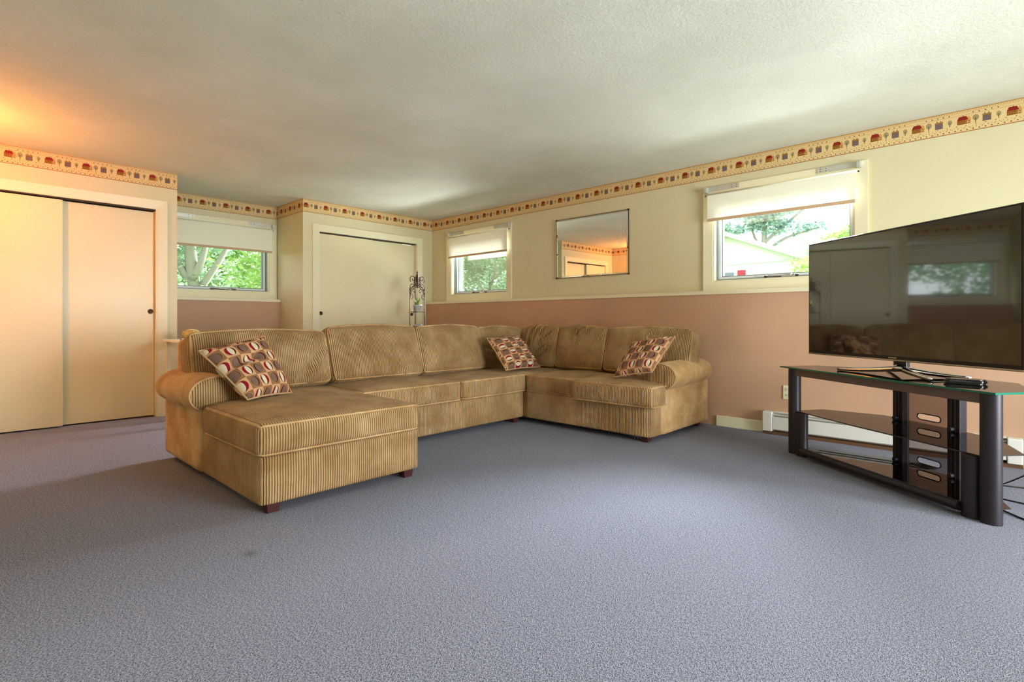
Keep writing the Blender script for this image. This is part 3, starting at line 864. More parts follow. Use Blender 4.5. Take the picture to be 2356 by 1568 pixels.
# ------------------------------------------------------------------ throw pillows
def throw_pillow(corners, thick, mat, label, seed, fold=None):
    """corners BL, BR, TR, TL seen from the front"""
    BL, BR, TR, TL = [Vector(c) for c in corners]
    base = (BL + BR + TR + TL) / 4
    r = empty('throw_pillow', (base.x, base.y, min(c.z for c in (BL, BR)))); tag(r, label, 'pillow', 'circle-patterned throw pillows')
    org = Vector(r.location)
    n = 26
    N = (BR - BL).cross(TL - BL).normalized()
    def surf(u, v, s):
        p = BL * (1 - u) * (1 - v) + BR * u * (1 - v) + TR * u * v + TL * (1 - u) * v
        a, b = 2 * u - 1, 2 * v - 1
        # pull the edge middles in a little
        cen = base
        pin = 0.05 * ((1 - a * a) * b * b + (1 - b * b) * a * a)
        p = p + (cen - p) * pin
        prof = max(0, (1 - a ** 4)) ** 0.6 * max(0, (1 - b ** 4)) ** 0.6
        d_ = thick * prof * s
        d_ += 0.006 * noise.noise(Vector((u * 4 + seed, v * 4, s))) * prof
        if fold and s > 0:
            (a0, b0, a1, b1, dep, wd) = fold
            va = Vector((a1 - a0, b1 - b0)); vp = Vector((a - a0, b - b0)); t = max(0, min(1, vp.dot(va) / va.length_squared))
            d_ -= dep * math.exp(-(((vp - va * t).length) / wd) ** 2) * prof
        return p + N * d_ - org
    bm = bmesh.new(); uv = bm.loops.layers.uv.new('UVMap')
    G = {}
    for s in (1, -1):
        for i in range(n + 1):
            for j in range(n + 1):
                e = i in (0, n) or j in (0, n)
                key = (i, j, 0 if e else s)
                if key not in G: G[key] = bm.verts.new(surf(i / n, j / n, s if not e else 0))
        for i in range(n):
            for j in range(n):
                ks = [(i, j), (i + 1, j), (i + 1, j + 1), (i, j + 1)]
                if s < 0: ks.reverse()
                vs = [G[(a, b, 0 if (a in (0, n) or b in (0, n)) else s)] for a, b in ks]
                f = bm.faces.new(vs)
                for lp, (a, b) in zip(f.loops, ks): lp[uv].uv = (a / n + seed * 0.07, b / n + seed * 0.11)
    body = obj('pillow_body', bm, mat, r, smooth=True)
    loop = []
    for k in range(n): loop.append(surf(k / n, 0, 0))
    for k in range(n): loop.append(surf(1, k / n, 0))
    for k in range(n): loop.append(surf(1 - k / n, 1, 0))
    for k in range(n): loop.append(surf(0, 1 - k / n, 0))
    tube_obj('piping', loop, 0.006, M['pillow_back'], r, 6, True)
throw_pillow([(2.955, -3.685, 0.487), (2.845, -3.375, 0.487), (2.675, -3.48, 0.850), (2.700, -3.872, 0.772)], 0.078, M['pillow_a'], 'circle-patterned throw pillow slumped against the chaise arm', 1, (-0.9, 0.05, 0.15, 0.25, 0.03, 0.12))
throw_pillow([(2.80, -1.323, 0.487), (2.80, -0.83, 0.487), (2.545, -0.86, 0.797), (2.535, -1.318, 0.782)], 0.072, M['pillow_b'], 'circle-patterned throw pillow propped in the inner corner of the sofa', 2)
throw_pillow([(3.865, -1.150, 0.487), (4.20, -1.13, 0.55), (4.265, -0.87, 0.824), (3.88, -0.86, 0.768)], 0.072, M['pillow_c'], 'circle-patterned throw pillow leaning on the arm near the television', 3)

# ------------------------------------------------------------------ television stand (local x along its front, y towards the wall corner)
SANG = math.atan2(-0.6065, 0.795)
def tv_stand():
    r = empty('tv_stand', (5.076, -0.727, 0), SANG); tag(r, 'black metal television stand with tinted glass shelves', 'tv stand')
    def glass(name, poly, z0, z1, mat, edge='glass_edge_dark'):
        bm = bmesh.new(); f0, f1, sides = prism(bm, poly, z0, z1)
        for s in sides: s.material_index = 1
        return obj(name, bm, None, r, mats=[mat, M[edge]])
    glass('top_shelf', [(-0.055, -0.035), (1.41, -0.02), (1.41, 0.19), (1.12, 0.50), (0.27, 0.50), (-0.05, 0.27)], 0.612, 0.622, M['smoke_glass'], 'glass_edge')
    glass('middle_shelf', [(0.04, 0.02), (0.6, 0.0), (0.95, 0.01), (1.31, 0.02), (1.33, 0.25), (1.02, 0.49), (0.30, 0.49), (0.02, 0.25)], 0.302, 0.309, M['smoke_glass'])
    glass('bottom_shelf', [(0.12, 0.0), (1.27, 0.0), (1.30, 0.21), (1.0, 0.44), (0.34, 0.44), (0.14, 0.2)], 0.034, 0.041, M['smoke_glass'])
    def leg(name, u, v, rx, ry, h):
        bm = bmesh.new(); n = 24
        prof = [(1.0, 0.0), (1.0, h)]
        lo = [bm.verts.new((u + rx * math.cos(2 * math.pi * k / n), v + ry * math.sin(2 * math.pi * k / n), 0)) for k in range(n)]
        hi = [bm.verts.new((u + rx * math.cos(2 * math.pi * k / n), v + ry * math.sin(2 * math.pi * k / n), h)) for k in range(n)]
        bm.faces.new(list(reversed(lo))); bm.faces.new(hi)
        for k in range(n): bm.faces.new((lo[k], lo[(k + 1) % n], hi[(k + 1) % n], hi[k]))
        return auto_smooth(obj(name, bm, M['black_metal'], r))
    leg('tall_leg', 0.018, 0.03, 0.043, 0.040, 0.611); leg('short_leg', 0.102, 0.022, 0.043, 0.036, 0.301)
    leg('tall_leg', 1.352, 0.03, 0.043, 0.040, 0.611); leg('short_leg', 1.268, 0.022, 0.043, 0.036, 0.301)
    box('top_rail', 0.05, 1.32, 0.005, 0.035, 0.560, 0.611, M['rail_brown'], r, 0.003)
    bm = bmesh.new(); tube(bm, [(0.14, -0.012, 0.045), (1.24, -0.012, 0.045)], 0.024, 14); auto_smooth(obj('bottom_rail', bm, M['black_metal'], r))
    # rear spine: two grooved posts and the perforated cable panel
    for u in (0.474, 0.838):
        p = box('rear_post', u - 0.037, u + 0.037, 0.42, 0.47, 0.0, 0.611, M['black_metal'], r, 0.003)
        box('post_groove', u - 0.014, u - 0.004, 0.416, 0.4195, 0.03, 0.60, M['grey_post'], p)
        box('post_groove', u + 0.006, u + 0.016, 0.416, 0.4195, 0.03, 0.60, M['grey_post'], p)
        for z in (0.305, 0.037):
            bm = bmesh.new(); tube(bm, [(u, 0.418, z + 0.02), (u, 0.39, z + 0.02)], 0.013, 10); auto_smooth(obj('shelf_bolt', bm, M['black_metal'], p))
    # panel with four rounded slots
    u0, u1, v = 0.512, 0.800, 0.455
    def slot(cz, hl=0.075, hr=0.018):
        cx = (u0 + u1) / 2; pts = []
        for k in range(9): a = -math.pi / 2 + math.pi * k / 8; pts.append((cx + hl - hr + hr * math.cos(a), cz + hr * math.sin(a)))
        for k in range(9): a = math.pi / 2 + math.pi * k / 8; pts.append((cx - hl + hr + hr * math.cos(a), cz + hr * math.sin(a)))
        return pts
    czs = [0.082, 0.356]
    bm = bmesh.new(); edges = []
    for loop in [[(u0, 0.03), (u1, 0.03), (u1, 0.605), (u0, 0.605)]] + [slot(c) for c in czs]:
        vs = [bm.verts.new((x, v, z)) for x, z in loop]
        edges += [bm.edges.new((vs[i], vs[(i + 1) % len(vs)])) for i in range(len(vs))]
    bmesh.ops.triangle_fill(bm, use_beauty=True, use_dissolve=False, edges=edges)
    ex = bmesh.ops.extrude_face_region(bm, geom=bm.faces[:])
    bmesh.ops.translate(bm, verts=[g for g in ex['geom'] if isinstance(g, bmesh.types.BMVert)], vec=(0, 0.004, 0))
    bmesh.ops.recalc_face_normals(bm, faces=bm.faces)
    pan = obj('cable_panel', bm, M['panel'], r)
    for c in czs:
        tube_obj('slot_rim', [(x, v, z) for x, z in slot(c, 0.076, 0.019)], 0.0035, M['black_plastic'], pan, 6, True)
M['panel'] = glass_mat('smoked_panel', (0.60, 0.55, 0.54, 1), 0.5, 1.4, 0.3)
tv_stand()

def television():
    c = Vector((5.076, -0.727, 0)); u = Vector((0.795, -0.6065, 0)); n = Vector((0.6065, 0.795, 0))
    o = c + u * 0.672 + n * 0.185
    r = empty('television', (o.x, o.y, 0.622), SANG); tag(r, 'large black flat-screen television with chrome four-arm base', 'television')
    hw = 0.707; zb, zt = 0.092, 0.892
    box('tv_body', -hw, hw, 0.0, 0.03, zb, zt, M['tv_bezel'], r, 0.004)
    box('tv_back', -hw + 0.15, hw - 0.15, 0.03, 0.075, zb + 0.06, zt - 0.12, M['black_plastic'], r, 0.02)
    box('screen', -hw + 0.012, hw - 0.012, -0.0025, 0.001, zb + 0.026, zt - 0.012, M['screen'], r)
    box('bottom_trim', -hw, hw, -0.003, 0.02, zb - 0.004, zb + 0.006, M['chrome'], r, 0.002)
    box('brand_mark', -0.028, 0.028, -0.004, -0.0005, zb + 0.012, zb + 0.019, M['chrome'], r)
    # neck and four tapered arms
    bm = bmesh.new(); bx(bm, -0.045, 0.045, 0.045, 0.075, 0.03, zb + 0.12, 0.006); obj('neck', bm, M['black_plastic'], r)
    hub = Vector((0.0, 0.055, 0.042))
    for tx, ty in ((-0.35, -0.07), (0.29, -0.05), (0.27, 0.235), (-0.27, 0.235)):
        bm = bmesh.new()
        pts = [hub + (Vector((tx, ty, 0.011)) - hub) * (k / 10) for k in range(11)]
        pts = [Vector((p.x, p.y, 0.011 + 0.032 * (1 - k / 10) ** 1.6)) for k, p in enumerate(pts)]
        tube(bm, pts, 0.016, 12, False, lambda t: 1.15 - 0.5 * t)
        obj('base_arm', bm, M['chrome'], r, smooth=True)
    bm = bmesh.new(); lathe(bm, [(0.0, 0.07), (0.02, 0.068), (0.04, 0.055), (0.045, 0.04), (0.03, 0.026), (0.0, 0.024)], 0.0, 0.055, 20); obj('base_hub', bm, M['chrome'], r, smooth=True)
television()

def media_box():
    c = Vector((5.076, -0.727, 0)); u = Vector((0.795, -0.6065, 0)); n = Vector((0.6065, 0.795, 0))
    o = c + u * 1.07 + n * 0.225
    r = empty('media_box', (o.x, o.y, 0.622), SANG + R(38)); tag(r, 'flat black rounded case lying on the glass top under the television', 'case')
    bm = bmesh.new(); bx(bm, -0.088, 0.088, -0.05, 0.05, 0.0, 0.024)
    bmesh.ops.bevel(bm, geom=[e for e in bm.edges if abs(e.verts[0].co.z - e.verts[1].co.z) > 0.01], offset=0.022, segments=5, affect='EDGES')
    bmesh.ops.bevel(bm, geom=[e for e in bm.edges if abs(e.verts[0].co.z - e.verts[1].co.z) < 1e-4], offset=0.007, segments=3, affect='EDGES')
    auto_smooth(obj('case_body', bm, M['black_plastic'], r))
    box('front_window', -0.06, 0.03, -0.0512, -0.0495, 0.008, 0.017, M['grey_post'], r)
media_box()

# cables
def stand_pt(a, b, z):
    return (5.076 + 0.795 * a + 0.6065 * b, -0.727 - 0.6065 * a + 0.795 * b, z)
def smooth_path(pts, k=6):
    pts = [Vector(p) for p in pts]; out = []
    for i in range(len(pts) - 1):
        p0 = pts[max(0, i - 1)]; p1 = pts[i]; p2 = pts[i + 1]; p3 = pts[min(len(pts) - 1, i + 2)]
        for j in range(k):
            t = j / k
            out.append(0.5 * ((2 * p1) + (-p0 + p2) * t + (2 * p0 - 5 * p1 + 4 * p2 - p3) * t * t + (-p0 + 3 * p1 - 3 * p2 + p3) * t ** 3))
    out.append(pts[-1]); return out
def cable(pts, label):
    o = tube_obj('power_cable', smooth_path(pts), 0.004, M['cable'], None, 6); tag(o, label, 'cable')
cable([stand_pt(1.44, 0.36, 0.62), stand_pt(1.40, 0.44, 0.50), stand_pt(1.30, 0.56, 0.32), stand_pt(1.15, 0.60, 0.18), stand_pt(1.0, 0.60, 0.06), stand_pt(0.9, 0.62, 0.004)], 'black cable hanging behind the glass top of the stand')
cable([(6.02, -0.75, 0.0041), (6.2, -0.73, 0.0041), (6.4, -0.70, 0.0041), (6.7, -0.75, 0.0041)], 'black cable lying straight on the carpet next to the heater')
cable([(5.95, -0.9, 0.0041), (6.15, -1.02, 0.0041), (6.32, -1.08, 0.0041), (6.6, -1.2, 0.0041)], 'black cable curving over the carpet behind the tall leg')
cable([(6.08, -1.12, 0.0125), (6.26, -1.34, 0.0041), (6.38, -1.44, 0.0041), (6.55, -1.5, 0.0041)], 'black cable running out past the tall leg of the stand')
coil = []
for k in range(34):
    a = k * 0.62
    coil.append((*stand_pt(0.46 + 0.07 * math.cos(a) + 0.0025 * k, 0.56 + 0.03 * math.sin(a), 0)[:2], 0.0041 + 0.0006 * k))
cable(coil, 'loosely coiled black cable on the carpet behind the stand')

# ------------------------------------------------------------------ plant stand in the corner
PX, PY = 0.60, -0.713
def plant_stand():
    r = empty('plant_stand', (PX, PY, 0)); tag(r, 'scrolled wrought-iron plant stand with arched top in the corner', 'plant stand')
    hw = 0.118
    posts = [(0.0, -hw), (0.0, hw), (-hw * 0.9, -0.02 + 0.07)]
    for x, y in posts:
        tube_obj('post', [(x, y, 0.0), (x, y, 1.36)], 0.0055, M['iron'], r, 8)
    for z in (1.066, 0.80):
        bm = bmesh.new()
        tube(bm, [(*p, z) for p in posts], 0.005, 6, True); ring = obj('shelf_ring', bm, M['iron'], r, smooth=True)
        bm = bmesh.new(); prism(bm, [posts[0], posts[1], posts[2]], z - 0.004, z); obj('shelf_plate', bm, M['iron'], r)
    # arches
    A = [(0, hw * math.cos(t), 1.30 + 0.12 * math.sin(t)) for t in [math.pi * k / 16 for k in range(17)]]
    tube_obj('arch', A, 0.0065, M['iron'], r, 8)
    A2 = [(0, hw * 0.93 * math.cos(t), 1.27 + 0.12 * math.sin(t)) for t in [math.pi * k / 16 for k in range(17)]]
    tube_obj('arch', A2, 0.0045, M['iron'], r, 8)
    def spiral(cy, cz, r0, turns, start, sgn):
        return [(0.0, cy + sgn * (r0 * (1 - k / 30)) * math.cos(start + turns * 2 * math.pi * k / 30), cz + (r0 * (1 - k / 30)) * math.sin(start + turns * 2 * math.pi * k / 30)) for k in range(27)]
    for s in (-1, 1):
        tube_obj('scroll', spiral(s * 0.075, 1.40, 0.045, 1.3, -1.2, s), 0.0042, M['iron'], r, 6)
        tube_obj('scroll', spiral(s * 0.072, 1.495, 0.050, 1.4, -0.9, s), 0.0048, M['iron'], r, 6)
        tube_obj('scroll', spiral(s * 0.035, 1.45, 0.03, 1.2, 1.0, s), 0.0042, M['iron'], r, 6)
        tube_obj('scroll', spiral(s * 0.104, 1.26, 0.04, 1.1, 2.0, s), 0.004, M['iron'], r, 6)
        tube_obj('scroll', spiral(s * 0.05, 1.335, 0.034, 1.1, 0.4, s), 0.0042, M['iron'], r, 6)
        tube_obj('scroll', spiral(s * 0.026, 1.515, 0.028, 1.2, 2.4, s), 0.0042, M['iron'], r, 6)
        for q in range(3):
            tube_obj('lattice_bar', [(0, s * (0.012 + 0.018 * q), 1.40), (0, s * (0.052 - 0.016 * q), 1.485)], 0.0032, M['iron'], r, 5)
        tube_obj('rising_bar', smooth_path([(0, s * 0.035, 1.39), (0, s * 0.05, 1.46), (0, s * 0.015, 1.52), (0, s * 0.008, 1.56)]), 0.0045, M['iron'], r, 6)
        tube_obj('post_finial', [(0, s * hw, 1.35), (0, s * hw, 1.375), (0, s * hw, 1.39)], 0.008, M['iron'], r, 8, False, lambda t: 1 - 0.7 * t)
    bm = bmesh.new(); lathe(bm, [(0.006, 1.38), (0.012, 1.44), (0.017, 1.50), (0.015, 1.555), (0.006, 1.565), (0.011, 1.58), (0.0, 1.61)], 0, 0, 12)
    obj('finial', bm, M['iron'], r, smooth=True)
plant_stand()
def blade(bm, base, d, length, width, droop, n=6):
    base = Vector(base); d = Vector(d).normalized(); side = d.cross(Vector((0, 0, 1)))
    side = side.normalized() if side.length > 1e-4 else Vector((1, 0, 0))
    pr = None
    for k in range(n + 1):
        t = k / n; p = base + d * length * t + Vector((0, 0, -droop * t * t))
        w = width * math.sin(math.pi * min(0.97, 0.12 + 0.86 * t))
        a, b = bm.verts.new(p - side * w), bm.verts.new(p + side * w)
        if pr: bm.faces.new((pr[0], pr[1], b, a))
        pr = (a, b)
def potted_plant(x, y, z, rb, rt, h, label, kind):
    r = empty('potted_plant', (x, y, z)); tag(r, label, 'plant')
    bm = bmesh.new(); lathe(bm, [(0.0, 0.0), (rb, 0.0), (rt, h), (rt + 0.003, h), (rt + 0.003, h + 0.008), (rt - 0.004, h + 0.008), (rt - 0.006, h - 0.01), (0.0, h - 0.01)], n=22)
    obj('pot', bm, M['pot'], r, smooth=True)
    bm = bmesh.new(); lathe(bm, [(0.0, h - 0.006), (rt - 0.006, h - 0.009)], n=16); obj('soil', bm, M['soil'], r)
    rnd = random.Random(kind)
    if kind == 7:
        for k in range(20):
            bm = bmesh.new(); a = rnd.uniform(0, 6.28); blade(bm, (0, 0, h - 0.01), (0.4 * math.cos(a), 0.4 * math.sin(a), 1), rnd.uniform(0.06, 0.17), 0.011, 0.015); obj('leaf', bm, M['leaf_green'], r)
        for k in range(7):   # trailing sprigs
            a = rnd.uniform(1.6, 5.6); L = rnd.uniform(0.05, 0.085)
            st = [(L * t * math.cos(a), L * t * math.sin(a), h + 0.03 * math.sin(math.pi * t) - 0.08 * t * t) for t in [q / 6 for q in range(7)]]
            s = tube_obj('sprig', st, 0.0012, M['leaf_dark'], r, 4)
            for q in range(1, 7):
                bm = bmesh.new(); blade(bm, st[q], (rnd.uniform(-1, 1), rnd.uniform(-1, 1), rnd.uniform(-0.4, 0.6)), 0.030, 0.010, 0.004, 3); obj('leaf', bm, M['leaf_green'] if q % 3 else M['leaf_dark'], s)
    else:
        for k in range(16):
            bm = bmesh.new(); a = rnd.uniform(0, 6.28); blade(bm, (0, 0, h - 0.01), (math.cos(a), math.sin(a), 0.9), rnd.uniform(0.06, 0.11), 0.006, 0.03); obj('leaf', bm, M['leaf_dark'], r)
        for a, L, up in ((1.35, 0.26, 0.75), (1.0, 0.2, 1.1), (4.4, 0.12, 0.9), (1.7, 0.22, 1.0)):
            bm = bmesh.new(); blade(bm, (0, 0, h - 0.01), (math.cos(a), math.sin(a), up), L, 0.0035, 0.09 if a < 2 else 0.03); obj('dry_blade', bm, M['dry_leaf'], r)
potted_plant(PX - 0.03, PY + 0.025, 1.066, 0.040, 0.058, 0.085, 'green trailing plant in a white pot on the iron stand', 7)
potted_plant(PX - 0.03, PY + 0.03, 0.80, 0.045, 0.062, 0.088, 'straggly plant with straw-coloured blades in a low white pot', 9)

# ------------------------------------------------------------------ small table with a ribbed ornament behind the chaise
def side_table():
    r = empty('side_table', (0.62, -3.06, 0)); tag(r, 'small cream side table mostly hidden behind the chaise', 'table')
    box('tabletop', -0.22, 0.22, -0.46, 0.30, 0.755, 0.775, M['trim_cream'], r, 0.004)
    for x in (-0.19, 0.19):
        for y in (-0.42, 0.26): box('leg', x - 0.018, x + 0.018, y - 0.018, y + 0.018, 0.0, 0.755, M['trim_cream'], r)
side_table()
def ornament():
    r = empty('ornament', (0.62, -3.337, 0.775)); tag(r, 'rounded ribbed olive-yellow ornament on a ruffled white mat', 'ornament')
    bm = bmesh.new(); n = 44; rings = []
    for k in range(12):
        a = math.pi * k / 11
        ring = []
        for q in range(n):
            t = 2 * math.pi * q / n; rib = 1 + 0.05 * math.cos(t * 11)
            ring.append(bm.verts.new((0.058 * math.sin(a) * math.cos(t) * rib, 0.078 * math.sin(a) * math.sin(t) * rib, 0.052 - 0.046 * math.cos(a))))
        rings.append(ring)
    for A, B in zip(rings, rings[1:]):
        for q in range(n): bm.faces.new((A[q], A[(q + 1) % n], B[(q + 1) % n], B[q]))
    bmesh.ops.remove_doubles(bm, verts=bm.verts, dist=1e-5)
    obj('ornament_body', bm, M['ornament'], r, smooth=True)
    bm = bmesh.new(); c = bm.verts.new((0, 0, 0.004)); ring = [bm.verts.new((0.085 * math.cos(t), 0.105 * math.sin(t), 0.006 + 0.004 * math.sin(t * 9))) for t in [2 * math.pi * q / 54 for q in range(54)]]
    for q in range(54): bm.faces.new((c, ring[q], ring[(q + 1) % 54]))
    obj('mat', bm, M['white_gloss'], r, smooth=True)
M['ornament'] = new_mat('olive_yellow_glaze', rgb(176, 156, 84), 0.25)[0]
ornament()

# ------------------------------------------------------------------ warm ceiling lamp just outside the view
def ceiling_lamp():
    r = empty('ceiling_lamp', (0.92, -5.0, H)); tag(r, 'round frosted glass pendant lamp on a bronze stem', 'lamp')
    bm = bmesh.new(); lathe(bm, [(0.0, 0.0), (0.075, 0.0), (0.07, -0.02), (0.02, -0.03), (0.008, -0.40), (0.0, -0.40)], n=24); obj('lamp_base', bm, M['bronze'], r, smooth=True)
    m = bpy.data.materials.new('lit_frosted_glass'); m.use_nodes = True; nt = m.node_tree; nt.nodes.clear()
    o = nt.nodes.new('ShaderNodeOutputMaterial'); e = nt.nodes.new('ShaderNodeEmission')
    e.inputs[0].default_value = (1.0, 0.32, 0.06, 1); e.inputs[1].default_value = 125.0
    nt.links.new(e.outputs[0], o.inputs[0])
    bm = bmesh.new(); bmesh.ops.create_uvsphere(bm, u_segments=20, v_segments=12, radius=0.085)
    bmesh.ops.translate(bm, verts=bm.verts, vec=(0, 0, -0.48))
    obj('glass_globe', bm, m, r, smooth=True)
ceiling_lamp()

# ------------------------------------------------------------------ outdoors
def ground_mesh():
    bm = bmesh.new()
    def g(x, y):
        d_ = max(0.0, max(y - 1.0, -x - 2.0)); return 1.02 + 0.03 * d_
    def grid(xs, ys):
        V = {(i, j): bm.verts.new((x, y, g(x, y))) for i, x in enumerate(xs) for j, y in enumerate(ys)}
        for i in range(len(xs) - 1):
            for j in range(len(ys) - 1): bm.faces.new((V[i, j], V[i + 1, j], V[i + 1, j + 1], V[i, j + 1]))
    grid([-40 + 4 * k for k in range(16)] + [24], [0.24, 1, 2, 4, 8, 12, 18, 24, 30, 40])
    grid([-40, -30, -22, -16, -12, -8, -5, -3, -2, -1.0], [-20, -14, -8, -4, -1, 0.24])
    return obj('lawn', bm, M['grass'])
def grass_mat():
    m, nt, b = new_mat('mown_grass', rgb(96, 130, 54), 0.9, spec=0.1)
    p = world_pos(nt)
    setc(nt, b, mixc(nt, tex_noise(nt, p, 3.0, 4), rgb(78, 112, 44), rgb(128, 150, 72)))
    return m
M['grass'] = grass_mat()
struct(ground_mesh(), 'green lawn outside the windows')
struct(box('patio', XE + 0.2, 24, -20, 0.24, -0.12, -0.02, M['grass']), 'lawn beyond the garden doors')

M['siding'] = new_mat('white_siding', rgb(236, 236, 236), 0.6)[0]
M['fascia'] = new_mat('pale_grey_fascia', rgb(200, 208, 208), 0.6)[0]
M['roofing'] = new_mat('grey_shingle', rgb(150, 156, 156), 0.8)[0]
M['red_shutter'] = new_mat('red_shutter_paint', rgb(176, 50, 62), 0.5)[0]
M['dark_pane'] = new_mat('dark_house_window', rgb(120, 128, 140), 0.2)[0]
def neighbour_house():
    y = 22.0; r = empty('neighbour_house', (-4.11, y, 1.4)); tag(r, 'white gabled house with red shutter seen outside the window', 'house')
    zg = 0.0; pk = 4.02; ev = 2.55; hw = 3.45
    bm = bmesh.new(); poly = [(-hw, zg - 0.6), (hw, zg - 0.6), (hw, ev), (0, pk - 0.14), (-hw, ev)]
    a = [bm.verts.new((x, 0, z)) for x, z in poly]; b = [bm.verts.new((x, 8.0, z)) for x, z in poly]
    bm.faces.new(a); bm.faces.new(list(reversed(b)))
    for i in range(5): bm.faces.new((a[i], b[i], b[(i + 1) % 5], a[(i + 1) % 5]))
    bmesh.ops.recalc_face_normals(bm, faces=bm.faces)
    obj('wall', bm, M['siding'], r)
    box('gable_band', -hw, hw, -0.06, 0.0, ev - 0.20, ev - 0.10, M['fascia'], r)
    for s in (-1, 1):
        bm = bmesh.new(); ov = 0.5
        p0 = Vector((0, 0, pk)); p1 = Vector((s * (hw + 0.28), 0, ev - 0.06))
        t = Vector((0, 0, 0.16))
        vs = [bm.verts.new(q) for q in (p0 + Vector((0, -ov, 0)), p1 + Vector((0, -ov, 0)), p1 + Vector((0, 8.5, 0)), p0 + Vector((0, 8.5, 0)))]
        ws = [bm.verts.new(v.co - t) for v in vs]
        bm.faces.new(vs); bm.faces.new(list(reversed(ws)))
        for i in range(4): bm.faces.new((vs[i], ws[i], ws[(i + 1) % 4], vs[(i + 1) % 4]))
        bmesh.ops.recalc_face_normals(bm, faces=bm.faces)
        rf = obj('roof', bm, M['roofing'], r)
        bm = bmesh.new()
        f = [bm.verts.new(q) for q in (p0 + Vector((0, -ov - 0.03, 0.02)), p1 + Vector((0, -ov - 0.03, 0.02)), p1 + Vector((0, -ov - 0.03, -0.2)), p0 + Vector((0, -ov - 0.03, -0.2)))]
        g = [bm.verts.new(v.co + Vector((0, 0.03, 0))) for v in f]
        bm.faces.new(f); bm.faces.new(list(reversed(g)))
        for i in range(4): bm.faces.new((f[i], g[i], g[(i + 1) % 4], f[(i + 1) % 4]))
        bmesh.ops.recalc_face_normals(bm, faces=bm.faces)
        obj('barge_board', bm, M['siding'], rf)
    w = box('window', -0.75, 0.42, -0.05, 0.0, 0.9, 2.02, M['siding'], r)
    for x0 in (-0.70, -0.12): box('pane', x0, x0 + 0.5, -0.07, -0.051, 0.95, 1.97, M['dark_pane'], w)
    for x0 in (0.55, -1.25): box('shutter', x0, x0 + 0.38, -0.06, 0.0, 0.88, 2.06, M['red_shutter'], r)
neighbour_house()

def leaf_mat(name, c1, c2):
    m = bpy.data.materials.new(name); m.use_nodes = True; nt = m.node_tree; nt.nodes.clear()
    o = nt.nodes.new('ShaderNodeOutputMaterial'); mx = nt.nodes.new('ShaderNodeMixShader')
    a = nt.nodes.new('ShaderNodeBsdfDiffuse'); t = nt.nodes.new('ShaderNodeBsdfTranslucent')
    p = world_pos(nt)
    c = mixc(nt, ((tex_noise(nt, p, 2.2, 3) - 0.35) * 3.0).clamp(), rgb(*c1), rgb(*c2))
    nt.links.new(c, a.inputs[0]); nt.links.new(c, t.inputs[0]); mx.inputs[0].default_value = 0.45
    nt.links.new(a.outputs[0], mx.inputs[1]); nt.links.new(t.outputs[0], mx.inputs[2]); nt.links.new(mx.outputs[0], o.inputs[0])
    return m
M['leaf_a'] = leaf_mat('bright_foliage', (122, 158, 86), (186, 208, 132))
M['leaf_b'] = leaf_mat('sage_foliage', (112, 142, 112), (170, 192, 154))
M['leaf_c'] = leaf_mat('pine_needles', (122, 150, 140), (166, 188, 170))
M['bark'] = new_mat('grey_bark', rgb(140, 136, 124), 0.9)[0]
M['wire'] = new_mat('grey_wire', rgb(120, 124, 130), 0.6)[0]

def tree(name, x, y, z, label, trunks, crown, leaves, leafmat, size, seed, group='trees outside the windows', tr=0.16, cat='tree'):
    """trunks: list of polylines (relative); crown: list of (cx,cy,cz,rx,ry,rz)"""
    rnd = random.Random(seed)
    r = empty(name, (x, y, z)); tag(r, label, cat, group)
    for i, pl in enumerate(trunks):
        tube_obj('trunk' if i == 0 else 'branch', smooth_path(pl, 4), tr if i == 0 else tr * 0.5, M['bark'], r, 7, False, lambda t: 1.0 - 0.6 * t)
    bm = bmesh.new()
    vol = [c[3] * c[4] * c[5] for c in crown]; tot = sum(vol)
    for c, v in zip(crown, vol):
        k = int(leaves * v / tot); cl = max(4, k // 16)
        for _ in range(cl):
            while True:
                q = Vector((rnd.uniform(-1, 1), rnd.uniform(-1, 1), rnd.uniform(-1, 1)))
                if q.length < 1: break
            ctr = Vector((c[0] + q.x * c[3], c[1] + q.y * c[4], c[2] + q.z * c[5]))
            for _ in range(16):
                p = ctr + Vector((rnd.gauss(0, size * 1.8), rnd.gauss(0, size * 1.8), rnd.gauss(0, size * 0.8)))
                a = Vector((rnd.gauss(0, 1), rnd.gauss(0, 1), rnd.gauss(0, 0.45))).normalized() * size * rnd.uniform(0.5, 1.1)
                b = a.cross(Vector((rnd.gauss(0, 1), rnd.gauss(0, 1), rnd.gauss(0, 1)))).normalized() * size * 0.36
                mid = p + b * 0.3
                bm.faces.new([bm.verts.new(w) for w in (p - a, mid - b, p + a, mid + b)])
    o = obj('foliage', bm, leafmat, r); o['kind'] = 'stuff'
    return r
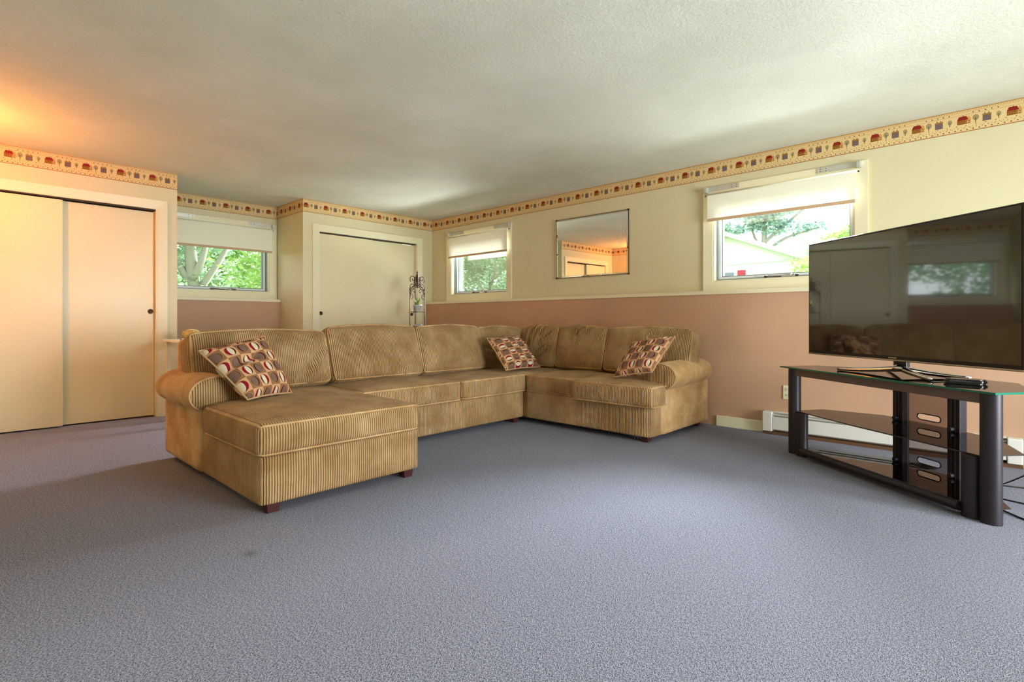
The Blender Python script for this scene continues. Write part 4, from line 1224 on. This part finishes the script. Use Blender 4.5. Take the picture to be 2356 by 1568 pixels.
# seen through the alcove window
tree('broad_tree', -10.5, -0.35, 1.1, 'grey-trunked tree with forking branches outside the alcove window',
     [[(0, 0.1, -0.3), (0, 0.1, 0.8), (0.1, 0.0, 2.0), (0.2, -0.1, 4.5)], [(0, 0.1, 0.5), (0.2, 0.5, 1.2), (0.3, 0.9, 2.0), (0.3, 1.3, 3.2)], [(0, 0.1, 0.8), (0, -0.35, 1.7), (0, -0.55, 3.5)], [(0.1, 0.05, 1.0), (0.3, 0.3, 1.8), (0.4, 0.4, 3.5)]],
     [(0, 0, 3.6, 1.9, 2.2, 1.6), (-1.0, 0.4, 1.4, 1.0, 2.2, 1.4), (0.3, -0.9, 0.9, 0.7, 1.0, 0.7)], 9000, M['leaf_b'], 0.11, 1, tr=0.24)
tree('leafy_tree', -6.8, 0.75, 1.1, 'bright green leafy tree beside the forked trunk', [[(0, 0, -0.3), (0, 0, 2.0), (0.1, 0.1, 4.0)]],
     [(0, 0.0, 0.9, 0.7, 1.1, 0.8), (0, 0.0, 2.2, 0.8, 1.2, 0.9)], 3400, M['leaf_a'], 0.10, 2, tr=0.08)
tree('leafy_tree', -17.5, 1.0, 1.3, 'green tree closing the view at the far end of the lawn', [[(0, 0, -0.3), (0, 0, 4.0)]],
     [(0, 0, 2.4, 1.2, 5.5, 2.6)], 9000, M['leaf_a'], 0.2, 3)
tree('leafy_tree', -12.0, -6.2, 1.2, 'round sage-green tree at the side of the lawn', [[(0, 0, -0.3), (0, 0, 4.0)]],
     [(0, 0, 2.4, 2.0, 2.8, 2.4)], 3600, M['leaf_b'], 0.15, 4)
# seen through the corner window
tree('pale_tree', -7.2, 7.6, 1.2, 'pale blue-green tree with twisting light branches outside the corner window',
     [[(0.4, 0, -0.4), (0.5, 0, 0.6), (0.9, 0, 1.4), (0.8, 0, 2.6)], [(0.5, 0, 0.6), (0.1, -0.1, 1.3), (0.0, 0, 2.2)], [(0.7, -0.1, 1.0), (1.3, 0, 1.5), (1.8, 0, 2.6)]],
     [(0.3, 0.9, 1.0, 2.4, 0.9, 1.5), (0, 0.6, 2.7, 2.4, 1.0, 1.4)], 9000, M['leaf_b'], 0.09, 5, tr=0.06)
tree('pale_tree', -12.5, 13.5, 1.4, 'tall sage tree filling the background of the corner window', [[(0, 0, -0.4), (0, 0, 5.0)]],
     [(0, 0, 3.2, 4.0, 2.0, 3.8)], 8000, M['leaf_b'], 0.17, 6)
# seen through the window behind the television
tree('pine_tree', -6.0, 33.5, 2.0, 'tall feathery pine rising behind the white house',
     [[(0, 0, -0.4), (0, 0, 3.0), (0.1, 0, 6.0), (0.1, 0, 9.0)], [(0, 0, 3.6), (1.4, 0, 4.5), (3.4, 0, 5.0)], [(0, 0, 3.6), (-1.2, 0, 4.6), (-2.6, 0, 5.2)], [(0.1, 0, 4.4), (1.6, 0, 5.6), (2.6, 0, 6.4)], [(0, 0, 3.9), (-0.7, 0.3, 4.8), (-0.9, 0.3, 6.0)]],
     [(-2.2, 0, 5.5, 1.5, 1.0, 0.55), (0.1, 0, 5.6, 1.1, 1.0, 0.7), (1.5, 0, 5.2, 1.0, 0.8, 0.5), (3.3, 0, 5.1, 1.1, 0.8, 0.35), (0.4, 0, 6.7, 3.4, 1.4, 0.6), (0.9, 0, 3.6, 0.7, 0.6, 0.5), (2.6, 0, 3.2, 0.8, 0.6, 0.4)], 5200, M['leaf_c'], 0.20, 7, tr=0.26)
tree('leafy_tree', -2.2, 38.4, 1.8, 'light green tree to the side of the white house', [[(0, 0, -0.4), (0, 0, 5.0)]],
     [(0.3, 0, 4.1, 1.9, 1.4, 2.1), (-1.0, 0, 3.0, 1.3, 1.0, 0.9)], 3000, M['leaf_a'], 0.2, 8)
tree('garden_shrub', 2.95, 9.6, 1.25, 'yellow-green shrub between the lawn and the white house', [[(0, 0, -0.3), (0, 0, 0.7)]],
     [(0, 0, 0.75, 0.75, 0.6, 0.62)], 1100, M['leaf_a'], 0.09, 9, group='shrubs outside the windows', tr=0.03, cat='shrub')
o = tube_obj('power_line', [(-14.2, -3.5, 3.5), (-14.0, 0, 3.1), (-13.8, 3, 2.85), (-13.8, 9, 2.7)], 0.018, M['wire'], None, 5)
tag(o, 'thin grey overhead line crossing behind the alcove window trees', 'cable')
